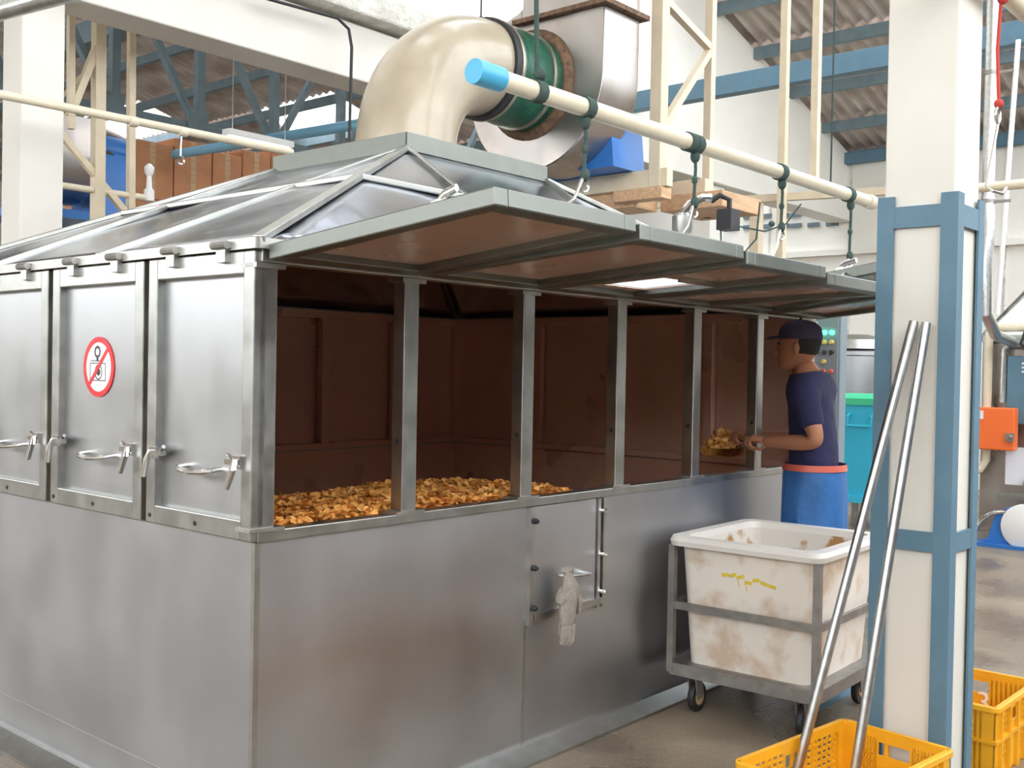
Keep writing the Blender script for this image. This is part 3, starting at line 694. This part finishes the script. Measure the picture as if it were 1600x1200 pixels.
# hands closed round the scoop handle, in the worker's frame
HA, HB = V(-.13, .235, 1.085), V(.03, .375, 1.09)
hdir = (HB-HA).normalized()
def hand(c, side):
    mb = MB(); out = V(0, 0, 1); s = hdir; f = s.cross(out)
    wrist = c-V(0, .055, -.012)
    mb.tube([wrist-V(0, .02, 0), c-V(0, .025, -.02), c+V(0, .012, .027)], [.026, .036, .034], 12, flat=.55)
    for k in range(4):
        off = s*(k-1.5)*.019; L_f = (.9, 1.05, 1.0, .8)[k]
        base = c+off+V(0, .02, .026)
        mb.tube([base-V(0, .02, 0), base+V(0, .014, -.004), base+V(0, .022*L_f, -.028), base+V(0, .004, -.048*L_f), base+V(0, -.014, -.05*L_f)], [.0095, .0095, .0088, .008, .006], 8)
    b = c-s*.03*side+V(0, -.02, .015)
    mb.tube([b, b+V(0, -.004, -.022)-s*.008*side, b+V(0, .012, -.036), b+V(0, .028, -.034)], [.012, .011, .0098, .007], 8)
    return mb
for c, s in ((V(-.14, .245, 1.075), 1), (V(.035, .37, 1.085), -1)): hand(c, s).build('hand', SKIN, wk)
MROT = Matrix.Rotation(FACE, 4, 'Z'); toW = lambda p: PW+(MROT @ Vector(p))
# scoop held in the hands, its pan inside the roaster
a_ = toW(V(-.14, .245, 1.075)); b_ = toW(V(.035, .37, 1.085))
so = empty('steel_scoop', b_, 0, 'shiny steel scoop full of chips held inside the far bay', 'scoop')
pan = V(2.985, .235, .985)
lw = lambda p: Vector(p)-b_
MB().tube([lw(a_)+(lw(a_)).normalized()*.06, lw(b_), lw(V(3.0, .15, 1.03))], .012, 10).build('handle', GALV, so)
pn = MB(); rings = []
for z, rx, ry in ((0, .09, .07), (.012, .12, .095), (.045, .14, .115), (.05, .146, .12), (.047, .136, .111), (.016, .112, .09), (.006, .08, .06)):
    rings.append([lw(pan)+V(rx*math.cos(2*PI*j/24), ry*math.sin(2*PI*j/24), z) for j in range(24)])
pn.loft(rings).build('pan', CHROME, so)
hp = MB()
for k in range(260):
    r_ = rc.random()**.5; t = rc.uniform(0, 6.28); place(rc.choice(variants), hp, *(lw(pan)+V(.12*r_*math.cos(t), .10*r_*math.sin(t), .02+.12*(1-r_*r_)*rc.random()+.01)), tilt=2.2)
tag(hp.build('chip_load', CHIP2, so), kind='stuff')

# ------------------------------------------------------------------ tub trolley
ct = empty('tub_trolley', (2.04, -.405, 0), rad(2.0), 'white plastic tub in a grey wheeled frame beside the roaster', 'trolley')
def rrect(x0, x1, y0, y1, z, r_=.05, n=5):
    pts = []
    for cx, cy, a in ((x1-r_, y1-r_, 0), (x0+r_, y1-r_, PI/2), (x0+r_, y0+r_, PI), (x1-r_, y0+r_, 1.5*PI)):
        for k in range(n+1): pts.append(V(cx+r_*math.cos(a+PI/2*k/n), cy+r_*math.sin(a+PI/2*k/n), z))
    return pts
TL = .68
MB().loft([rrect(.04, TL-.04, -.265, .265, .20), rrect(.012, TL-.012, -.295, .295, .685)], True).build('tub', WHITEP, ct)
sh = [rrect(.012, TL-.012, -.295, .295, .685), rrect(-.03, TL+.03, -.335, .335, .69, .06), rrect(-.034, TL+.034, -.339, .339, .71, .06), rrect(-.026, TL+.026, -.331, .331, .728, .06), rrect(.03, TL-.03, -.28, .28, .728), rrect(.036, TL-.036, -.274, .274, .70)]
MB().loft(sh, False).build('tub_rim', mat('tub_rim_plastic', (.78, .74, .69), .35, 0), ct)
tubs = [o for o in ct.children if o.name.startswith('tub') and 'rim' not in o.name][0]
# hollow the tub: replace by outer shell plus lining
me = tubs.data; bm = bmesh.new(); bm.from_mesh(me); bm.faces.ensure_lookup_table()
topf = max(bm.faces, key=lambda f: f.calc_center_median().z if len(f.verts) > 4 else -1); bmesh.ops.delete(bm, geom=[topf], context='FACES'); bm.to_mesh(me); bm.free()
ln = MB().loft([rrect(.036, TL-.036, -.274, .274, .70), rrect(.06, TL-.06, -.25, .25, .22)], False); ln.v += [V(.06, -.25, .22), V(TL-.06, -.25, .22), V(TL-.06, .25, .22), V(.06, .25, .22)]; n = len(ln.v); ln.f.append((n-4, n-3, n-2, n-1))
ln.build('tub_lining', TUBIN, ct)
for x in (-.004, TL+.004):
    for y in (-.315, .315): MB().bar((x, y, .16), (x, y*1.0, .69), .028, .028).build('frame_post', GREYM, ct, smooth=False)
for z, h in ((.175, .05), (.44, .03)):
    for x in (-.006, TL+.006): MB().bar((x, -.315, z), (x, .315, z), .018, h).build('frame_rail', GREYM, ct, smooth=False)
    for y in (-.318, .318): MB().bar((0, y, z), (TL, y, z), .018, h).build('frame_rail', GREYM, ct, smooth=False)
MB().box(0, TL, -.31, .31, .185, .2).build('frame_deck', GREYM, ct, smooth=False)
for x, y, a in ((.05, -.25, .5), (.05, .22, .3), (TL-.06, -.25, 1.0), (TL-.06, .25, .4)):
    MB().box(x-.03, x+.03, y-.03, y+.03, .14, .155).bar((x-.02, y-.018, .145), (x, y-.018, .06), .006, .05).bar((x-.02, y+.018, .145), (x, y+.018, .06), .006, .05).build('caster_fork', GREYM, ct, smooth=False)
    wl = MB().lathe([(.03, -.014), (.058, -.013), (.062, -.006), (.062, .006), (.058, .013), (.03, .014)], (x, y, .062), 'Y', 20).build('caster_wheel', BLACKR, ct)
    MB().lathe([(.034, -.0155), (.034, .0155)], (x, y, .062), 'Y', 14).build('wheel_hub', WOOD, wl)
ym = MB(); rr = random.Random(5)
for k in range(7):
    y = .10-k*.034; z0 = .585+rr.uniform(-.008, .008)-k*.002
    ym.bar((-.002+.028-.0, y, z0), (.026, y-.03, z0+rr.uniform(-.012, .012)), .002, .014)
    if k in (2, 3): ym.bar((.026, y, z0), (.026, y-.01, z0-.035), .002, .008)
for p in ym.v: p.x = .012+.028*(.685-p.z)/.485-.0015+(.0015 if p.x > .026 else -.0008)
ym.build('yellow_mark', YPRINT, ct, smooth=False)

# ------------------------------------------------------------------ poles leaning on the column
def leanpole(a, b, label):
    o = MB().tube([Vector(a), Vector(b)], .0155, 14, False).tube([Vector(a)+(Vector(b)-Vector(a))*.0005, Vector(b)], .0135, 14, False)
    o = o.build('steel_pole', GALV); tag(o, label, 'pole', 'steel tubes leaning on the column')
leanpole((1.315, -.965, .03), (1.70, -1.187, 1.585), 'longer-leaning steel tube, the left of two against the clad column')
leanpole((1.365, -1.14, .03), (1.70, -1.226, 1.580), 'steeper steel tube, the right of two against the clad column')

# ------------------------------------------------------------------ yellow crates
def crate(loc, rz, lx, ly, h, label, solid_ends=False):
    c = empty('plastic_crate', loc, rz, label, 'crate', 'yellow plastic crates')
    t = .006
    def wall(fn_cell, ln, solid=False):
        us = [0, .04, ln/2-.055, ln/2+.055, ln-.04, ln]; us = sorted(set(us))
        nsl = 6; inner0 = [.05+(ln/2-.065-.05)*k/nsl for k in range(nsl+1)]; inner1 = [ln-x for x in reversed(inner0)]
        us = [0]+inner0+[ln/2-.055, ln/2+.055]+inner1+[ln]
        zs_ = [0, .03]; z = .03; rowsz = 9; top = h-.03
        for k in range(rowsz): a = .03+(top-.03)*k/rowsz; zs_ += [a+.010, a+(top-.03)/rowsz]
        zs_ = sorted(set([round(v_, 5) for v_ in zs_]))+[h-.02, h]
        zs_ = sorted(set([round(v_, 5) for v_ in zs_])); holes = set()
        mb = MB()
        for i in range(len(us)-1):
            wdt = us[i+1]-us[i]
            for j in range(len(zs_)-1):
                zc = (zs_[j]+zs_[j+1])/2
                if not solid and (1 <= i <= nsl or len(us)-2-nsl <= i <= len(us)-3):
                    if zs_[j+1]-zs_[j] > .006 and zc < top and zc > .035 and (j % 2 == 0): holes.add((i, j))
                if abs((us[i]+us[i+1])/2-ln/2) < .01 and h*.66 < zc < h*.84: holes.add((i, j))
        def cell(u0, u1, z0, z1):
            fn_cell(mb, u0, u1, z0, z1)
        mb.holed(us, zs_, holes, cell)
        # mullions between slots
        for k in inner0+inner1: fn_cell(mb, k-.004, k+.004, .03, top)
        return mb
    for y in (0, ly-t): wall(lambda mb, u0, u1, z0, z1: mb.box(u0, u1, y, y+t, z0, z1), lx).build('side_wall', YELLOW, c, smooth=False)
    for x in (0, lx-t): wall(lambda mb, u0, u1, z0, z1: mb.box(x, x+t, u0, u1, z0, z1), ly, solid_ends).build('end_wall', YELLOW, c, smooth=False)
    MB().box(0, lx, 0, ly, 0, .006).build('base', YELLOW, c, smooth=False)
    rm = MB(); e = .014
    rm.loft([rrect(-e, lx+e, -e, ly+e, h-.018, .03), rrect(-e, lx+e, -e, ly+e, h, .03), rrect(.002, lx-.002, .002, ly-.002, h, .02), rrect(.002, lx-.002, .002, ly-.002, h-.018, .02), rrect(-e, lx+e, -e, ly+e, h-.018, .03)], False).build('rim', YELLOW, c, bevel=.003)
    def rib_box(*a): MB().box(*a).build('rib', YELLOW, c, smooth=False)
    for k in range(5):
        x = lx*(k+.5)/5; rib_box(x-.006, x+.006, -.012, 0, 0, h-.02); rib_box(x-.006, x+.006, ly, ly+.012, 0, h-.02)
    for k in range(3):
        y = ly*(k+.5)/3+.03; rib_box(-.012, 0, y-.006, y+.006, 0, h-.02); rib_box(lx, lx+.012, y-.006, y+.006, 0, h-.02)
    rib_box(-.010, lx+.01, -.010, 0, h*.5, h*.5+.012); rib_box(-.01, 0, 0, ly, h*.5, h*.5+.012)
    return c
c1 = crate((1.03, -1.285, 0), rad(-7), .60, .365, .25, 'yellow slotted plastic crate with two steel poles standing in it')
c2 = crate((2.13, -1.345, 0), rad(-1), .46, .44, .26, 'yellow plastic crate marked 3 behind the clad column at the right edge', True)
text('number', '3', .11, WHITE, basis((0, -1, 0), (0, 0, 1), (-1, 0, 0), (.452, .185, .135)), c2)
for z in (.10, .185): text('mark', '88', .045, mat('faded_print', (.82, .62, .35), .6), basis((0, 0, 1), (0, 1, 0), (-1, 0, 0), (-.0135, .085, z)), c2)

# painted floor line
o = MB().box(2.40, 3.2, -.56, -.47, 0, .002).build('floor_line', STEELBLUE, smooth=False); tag(o, 'blue painted line on the wet floor behind the trolley', 'floor marking')

# ------------------------------------------------------------------ pipes overhead near the camera
ne = empty('overhead_pipe', (1.2, -1.36, 2.70), 0, 'cream pipe overhead at the upper right with a red cord', 'pipe')
MB().tube([(-2, 0, 0), (3.4, 0, -.01)], .034, 16).build('pipe', PVC, ne)
MB().tube([(.745-.012, 0, 0), (.745+.012, 0, 0)], .039, 12).tube([(.745, -.0, -.03), (.75, .01, -.2), (.745, .0, -.385)], .006, 6).ball((.745, 0, -.385), .016).ball((.745, -.005, -.04), .018).build('red_cord', REDROPE, ne)
MB().tube(arc((.735, 0, -.425), .025, PI*.0, PI*1.7, 10, (0, 0, 1), (-1, 0, 0))+[(.755, 0, -.42), (.70, .02, -.66), (.70, .0, -.68), (.74, -.02, -.685), (.78, -.02, -.66)], .005, 6).build('wire_hook', WIRE, ne)
nw = MB().tube([(-.3, -.6, 2.37), (-.3, 3.3, 2.69)], .03, 14).build('conduit_pipe', GALV); tag(nw, 'grey pipe crossing the top left corner in front of the column', 'pipe')

# ------------------------------------------------------------------ left background
bp = empty('back_pipe', (0, 3.2, 2.785), 0, 'cream pipe running behind the hood at the left, with a hook', 'pipe')
MB().tube([(-1.2, 0, -.01), (2.55, 0, .01)], .024, 14).build('pipe', PVC, bp)
for x in (1.4, 1.72): MB().tube([(x, 0, 0), (x+.05, 0, 0)], .031, 12).build('coupling', PVC, bp)
MB().tube([(1.74, 0, -.02), (1.735, 0, -.12)]+arc((1.735, 0, -.17), .025, PI/2, -PI*.9, 10, (1, 0, 0), (0, 0, 1)), .006, 6).build('hook', CHROME, bp)
fr = empty('beige_hanger_frame', (1.75, 4.2, 3.5), 0, 'beige steel hanger frame with a diagonal brace behind the left column', 'frame')
fl = lambda x, z, y=4.2: V(x-1.75, y-4.2, z-3.5)
for a, b, wd in (((1.75, 2.2), (1.74, 3.9), .07), ((1.985, 2.2), (1.97, 3.9), .045), ((1.45, 2.9), (1.99, 2.37), .04), ((1.55, 2.98), (1.74, 3.5), .045), ((1.3, 3.66), (2.2, 3.72), .07), ((1.56, 2.9), (1.55, 3.7), .04)):
    MB().bar(fl(*a), fl(*b), wd, wd).build('bar', BEIGE, fr, smooth=False)
for x in (1.74, 1.97): MB().bar(fl(x, 3.9), fl(x, 7.2), .04, .04).build('hanger_rod', BEIGE, fr, smooth=False)
lp = empty('pipe_lamp', (2.117, 4.2, 2.53), 0, 'white pendant bulb fitting on a pipe beside the cartons', 'lamp')
MB().tube([(-.75, 0, .0), (.03, 0, 0)], .022, 12).build('pipe', PVC, lp)
MB().lathe([(.035, -.02), (.035, .05), (.02, .07), (.016, .15), (.03, .17), (.034, .21), (.012, .235)], (0, 0, 0), 'Z', 14).build('fitting', LAMPW, lp)
# second blower
b2 = empty('second_blower', (2.2, 5.0, 2.45), 0, 'grey blower with a blue motor stand half hidden by the left column', 'blower')
MB().prism([(p[0]-2.2, p[1]-5.0, p[2]-2.45) for p in scroll(1.72, 5.0, 2.85, .34, .2, .36, 3.1)], (.28, 0, 0)).build('housing', FANM, b2)
MB().hexa([(-.15, -.2, 0), (.17, -.2, 0), (.17, .2, 0), (-.15, .2, 0)], [(-.06, -.12, .48), (.14, -.12, .48), (.14, .12, .48), (-.06, .12, .48)]).build('stand', BLUEM, b2, smooth=False)
MB().lathe([(.05, -.3), (.05, -.1), (.11, -.09), (.11, .15), (.08, .17)], (0, 0, .52), 'X', 20).build('motor', BLUEM, b2)
MB().lathe([(.075, -.122), (.075, -.12), (.07, -.115)], (-.02, -.0, .42), 'Y', 20).build('motor_cover', BLACKR, b2)
MB().box(-.75, .35, -.35, .35, -.06, 0).build('plinth', BLUEM, b2, smooth=False)
for x in (-.7, .3):
    for y in (-.3, .3): MB().bar((x, y, -2.45), (x, y, -.06), .06, .06).build('leg', BEIGE, b2, smooth=False)
MB().bar((-.9, -.45, .25), (-.4, -.45, .9), .02, .02).build('guard_rod', BEIGE, b2, smooth=False)
# roof truss beyond the partition beam
tr = empty('roof_truss', (4.0, 5.5, 3.4), 0, 'grey-blue steel roof truss with diagonals beyond the cream beam', 'truss')
tl = lambda x, z: V(x-4.0, 0, z-3.4)
for a, b, nm, wd in (((-1, 3.39), (8.5, 3.39), 'bottom_chord', .09), ((-1, 4.75), (8.5, 4.75), 'top_chord', .09)):
    MB().bar(tl(*a), tl(*b), wd, wd).build(nm, TRUSSB, tr, smooth=False)
xs = [1.79+.772*k for k in range(-2, 9)]
for k, x in enumerate(xs):
    MB().bar(tl(x, 3.39), tl(x, 4.75), .07, .07).build('vertical', TRUSSB, tr, smooth=False)
    MB().box(x-4.0-.14, x-4.0+.06, -.055, -.045, -.05, .13).build('gusset', TRUSSB, tr, smooth=False)
    if k+1 < len(xs):
        if xs[k+1] < 4.3: MB().bar(tl(x, 4.7), tl(xs[k+1]-.05, 3.43), .06, .05).build('diagonal', TRUSSB, tr, smooth=False)
        else: MB().bar(tl(x+.05, 3.43), tl(xs[k+1], 4.7), .06, .05).build('diagonal', TRUSSB, tr, smooth=False)
for x in (0, 4.5, 8.4): MB().bar(tl(x, 4.75), tl(x, RZ(x)-.2), .08, .08).build('king_post', TRUSSB, tr, smooth=False)
o = MB().box(2.72, 2.90, 3.9, 9.5, 4.12, 4.30).build('cross_beam', TRUSSB, smooth=False); tag(o, 'dark grey-blue beam sloping away under the brown roof at the left', 'beam')
o = MB().tube([(4.0, 3.9, 3.38), (4.0, 6.95, 3.46)], .045, 14).build('blue_pipe', SKYBLUE); tag(o, 'light blue pipe in front of the stacked cartons', 'pipe')
# fluorescent fitting
ff = empty('fluorescent_lamp', (3.3, 4.6, 3.17), 0, 'white fluorescent lamp fitting hanging behind the hood top', 'lamp')
MB().box(-.31, .31, -.05, .05, 0, .05).build('housing', LAMPW, ff, smooth=False, bevel=.006)
MB().tube([(-.28, 0, -.02), (.28, 0, -.02)], .014, 10).build('tube', TUBE, ff)
for x in (-.25, .25): MB().bar((x, 0, .05), (x, 0, 2.6), .006, .006).build('hanger', WIRE, ff, smooth=False)
# black cable on the partition beam
o = MB().tube([(2.4, 3.36, 3.80), (3.05, 3.36, 3.83), (3.15, 3.36, 3.78), (3.18, 3.36, 3.66), (3.17, 3.36, 2.9)], .011, 8).build('black_cable', BLACKR); tag(o, 'thin black cable bending down from the cream beam left of the elbow', 'cable')
# cartons on a storage platform
sp_ = empty('storage_platform', (4.5, 7.4, 0), 0, 'raised storage platform carrying the brown cartons', 'platform')
MB().box(-1.6, 1.6, -.5, .5, 2.38, 2.44).build('deck', WOOD, sp_, smooth=False)
for x in (-1.5, 1.5):
    for y in (-.45, .45): MB().bar((x, y, 0), (x, y, 2.38), .08, .08).build('leg', BEIGE, sp_, smooth=False)
cx = 3.16
CL = ['leftmost', 'second from left', 'third from left', 'fourth from left', 'fifth from left', 'rightmost']
for k, (wd, h1, h2) in enumerate(((.40, .5, .5), (.46, .56, .56), (.44, .6, .60), (.36, .56, .58), (.36, .6, .62), (.40, .62, .66))):
    z = 2.44
    for lv, h in ((0, h1), (1, h2)):
        c = empty('carton', (cx+wd/2, 7.25, z), 0, '%s brown carton %s behind the light blue pipe' % (CL[k], 'on the top layer' if lv else 'on the lower layer'), 'box', 'brown cartons on the platform')
        MB().box(-wd/2+.006, wd/2-.006, -.25, .25, 0, h-.004).build('body', CARD, c, smooth=False, bevel=.006)
        MB().box(-.03, .03, -.2515, -.25, 0, h-.01).build('tape', WOOD, c, smooth=False)
        z += h
    cx += wd

# ------------------------------------------------------------------ centre and right background
bf = empty('pipe_stand', (5.0, 1.2, 0), 0, 'beige pipe stand with crossbar and tall uprights behind the flaps', 'frame')
MB().bar((0, -1.0, 2.60), (0, 1.5, 2.69), .05, .05).build('crossbar', BEIGE, bf, smooth=False)
for y, r_, z1 in ((-.06, .035, 2.62), (1.3, .035, 2.66)): MB().bar((0, y, 0), (0, y, z1), .07, .07).build('leg', BEIGE, bf, smooth=False)
MB().bar((-.05, -.275, 0), (-.05, -.275, RZ(5)-.1), .05, .05).build('upright', BEIGE, bf, smooth=False)
MB().bar((.05, -.46, 2.62), (.05, -.46, RZ(5)-.1), .05, .05).build('upright', BEIGE, bf, smooth=False)

cb = empty('control_cabinet', (4.5, .285, 0), 0, 'grey control cabinet with green lights and buttons behind the worker', 'cabinet')
MB().box(0, .10, 0, .42, .08, 1.86).build('body', CABG, cb, smooth=False, bevel=.008)
MB().box(.01, .09, .02, .40, 0, .08).build('plinth', BLACKR, cb, smooth=False)
MB().box(-.012, 0, .012, .408, .12, 1.82).build('door', CABG, cb, smooth=False, bevel=.004)
for z, ms in ((1.79, (LEDG,)*3), (1.67, (LEDG,)*3), (1.61, (AMBER,)*3), (1.55, (INK,)*3), (1.49, (AMBER,)), (1.43, (REDB,)*3), (1.36, (INK, INK))):
    for k, m in enumerate(ms):
        y = .05+k*.048+(.048 if len(ms) == 1 else 0)
        MB().lathe([(.015, -.012), (.015, -.024), (.011, -.03)], (0, y, z), 'X', 12).build('button', m, cb)
MB().box(-.016, -.012, .03, .14, 1.26, 1.32).build('name_plate', PAPER, cb, smooth=False)
MB().box(-.03, -.012, .03, .05, .95, 1.10).build('door_handle', CHROME, cb, smooth=False)

bn = empty('waste_bin', (8.0, 1.52, 0), 0, 'turquoise plastic bin with a green lid left of the clad column', 'bin')
MB().loft([rrect(-.25, .25, -.25, .25, .30, .08), rrect(-.31, .31, -.31, .31, 1.14, .09)], True).build('body', BINB, bn)
MB().loft([rrect(-.33, .33, -.33, .33, 1.14, .09), rrect(-.34, .34, -.34, .34, 1.20, .09), rrect(-.28, .28, -.28, .28, 1.24, .09)], True).build('lid', BING, bn)
MB().tube([(-.30, .06, 1.06), (-.35, .06, 1.03), (-.35, .06, .95), (-.35, -.16, .95), (-.35, -.16, 1.03), (-.30, -.16, 1.06)], .014, 8).build('handle', BINB, bn)
MB().loft([rrect(-.30, .30, -.30, .30, .24, .08), rrect(-.30, .30, -.30, .30, .30, .08)], True).build('foot_ring', BINB, bn)
for x in (-.2, .2):
    for y in (-.2, .2): MB().bar((x, y, 0), (x, y, .25), .05, .05).build('leg', GREYM, bn, smooth=False)
tk = empty('steel_tank', (9.6, 2.35, 0), 0, 'stainless tank with a ribbed lid far behind the green-lidded bin', 'tank')
MB().lathe([(.36, .35), (.38, .4), (.38, 1.62), (.40, 1.63), (.40, 1.67), (.37, 1.69)], (0, 0, 0), 'Z', 32).build('shell', STEEL, tk)
MB().lathe([(.39, 1.70), (.37, 1.80), (.15, 1.86)], (0, 0, 0), 'Z', 32).build('lid', FRAME, tk)
for a in (0, 1.57, 3.14, 4.71): MB().bar((.3*math.cos(a), .3*math.sin(a), 0), (.3*math.cos(a), .3*math.sin(a), .4), .06, .06).build('leg', FRAME, tk, smooth=False)

em = empty('far_machine', (7.95, -.2, 0), 0, 'stainless processing machine with pipes beyond the clad column', 'machine')
MB().box(0, 1.1, -.7, .70, .08, 1.72).build('body', FANM, em, smooth=False, bevel=.01)
MB().box(-.02, 1.12, -.72, .72, 0, .08).build('plinth', FRAME, em, smooth=False)
MB().loft([rrect(-.05, 1.15, -.75, .72, 1.72, .05), rrect(-.05, 1.15, -.75, .72, 1.78, .05), rrect(.25, .85, -.4, .45, 2.2, .1)], True).build('hood', FRAME, em)
MB().tube([(-.10, -.7, 1.84), (-.10, .58, 1.84), (-.10, .62, 1.80), (-.10, .62, .70), (-.12, .66, .62), (-.14, .74, .6)], .035, 12).build('pale_pipe', PVC, em)
MB().tube([(-.08, -.7, 1.70), (-.08, .45, 1.70), (-.08, .5, 1.66), (-.08, .5, 1.2)], .03, 12).build('pipe', GALV, em)
MB().tube([(-.12, .2, 1.95), (-.14, .3, 1.86), (-.14, .35, 1.7), (-.1, .2, 1.6), (-.1, .0, 1.55)], .015, 8).build('cable', BLACKR, em)
MB().box(-.09, 0, -.2, .47, 1.02, 1.60).build('electrical_panel', STEELBLUE, em, smooth=False, bevel=.01)
for k in range(3): MB().box(-.095, -.09, .27, .35, 1.46+k*.035, 1.475+k*.035).build('panel_louvre', PAPER, em, smooth=False)
MB().box(-.03, 0, -.2, .48, .50, .82).build('white_board', PAPER, em, smooth=False)
MB().box(-.2, .0, -.3, .5, .40, .44).lathe([(.10, -.05), (.10, .02)], (-.12, .2, .52), 'X', 16).build('bracket', FRAME, em)
ob = empty('orange_box', (7.72, .16, .80), 0, 'bright orange control box with a latch right of the clad column', 'box')
MB().box(0, .12, 0, .34, 0, .36).build('body', ORANGE, ob, smooth=False, bevel=.012)
MB().box(-.006, 0, .25, .32, .26, .33).build('sticker', PAPER, ob, smooth=False)
MB().box(-.03, 0, .0, .06, .08, .15).ball((-.03, .02, .12), .02).build('latch', GREYM, ob, smooth=False)
MB().box(.12, .24, .12, .22, .14, .22).build('bracket', GREYM, ob, smooth=False)
mo = empty('blue_motor', (7.6, .12, 0), 0, 'blue motor with a white cover on the floor at the right edge', 'motor')
MB().prism([(0, .26, .0), (0, .26, .03), (0, .20, .06), (0, .15, .25), (0, .06, .33), (0, -.15, .33), (0, -.25, .25), (0, -.3, .0)], (.3, 0, 0)).build('housing', BLUEM, mo, bevel=.01)
MB().box(-.06, .36, -.34, .30, 0, .03).build('base', BLUEM, mo, smooth=False)
MB().lathe([(.17, -.03), (.19, -.02), (.19, .0)], (0, -.10, .19), 'X', 28).build('fan_cover', LAMPW, mo)
MB().tube(arc((-.005, .06, .06), .24, .2, 1.9, 12, (0, 1, 0), (0, 0, 1)), .018, 8).build('guard', CHROME, mo)
du = empty('vertical_duct', (6.5, .045, 2.0), 0, 'galvanised vertical duct behind the clad column ending in a flexible hose', 'duct')
MB().tube([(0, 0, .72), (0, 0, 3.7)], .045, 16).build('duct', GALV, du)
MB().tube([(0, 0, .75), (.0, -.01, .5), (0, .01, .25), (0, .0, -.1), (.6, .1, -.25), (1.6, .2, -.3)], [.05, .047, .05, .045, .045, .045], 16).build('flexible_hose', GALV, du)
for z in (.70, 1.65): MB().lathe([(.052, z), (.052, z+.03)], (0, 0, 0), 'Z', 16).box(-.01, .01, -.16, 0, z, z+.02).build('clamp', GREYM, du)
o = MB().tube([(6.92, -.02, 4.0), (6.92, .074, 2.105), (6.92, .085, 1.9)], .02, 10).build('white_conduit', LAMPW); tag(o, 'thin white conduit slanting down at the right edge', 'conduit')
o = MB().tube([(5.2, .12, 2.6), (5.2, -1.8, 2.6)], .03, 12).build('cross_pipe', PVC); tag(o, 'short cream pipe crossing right of the clad column', 'pipe')
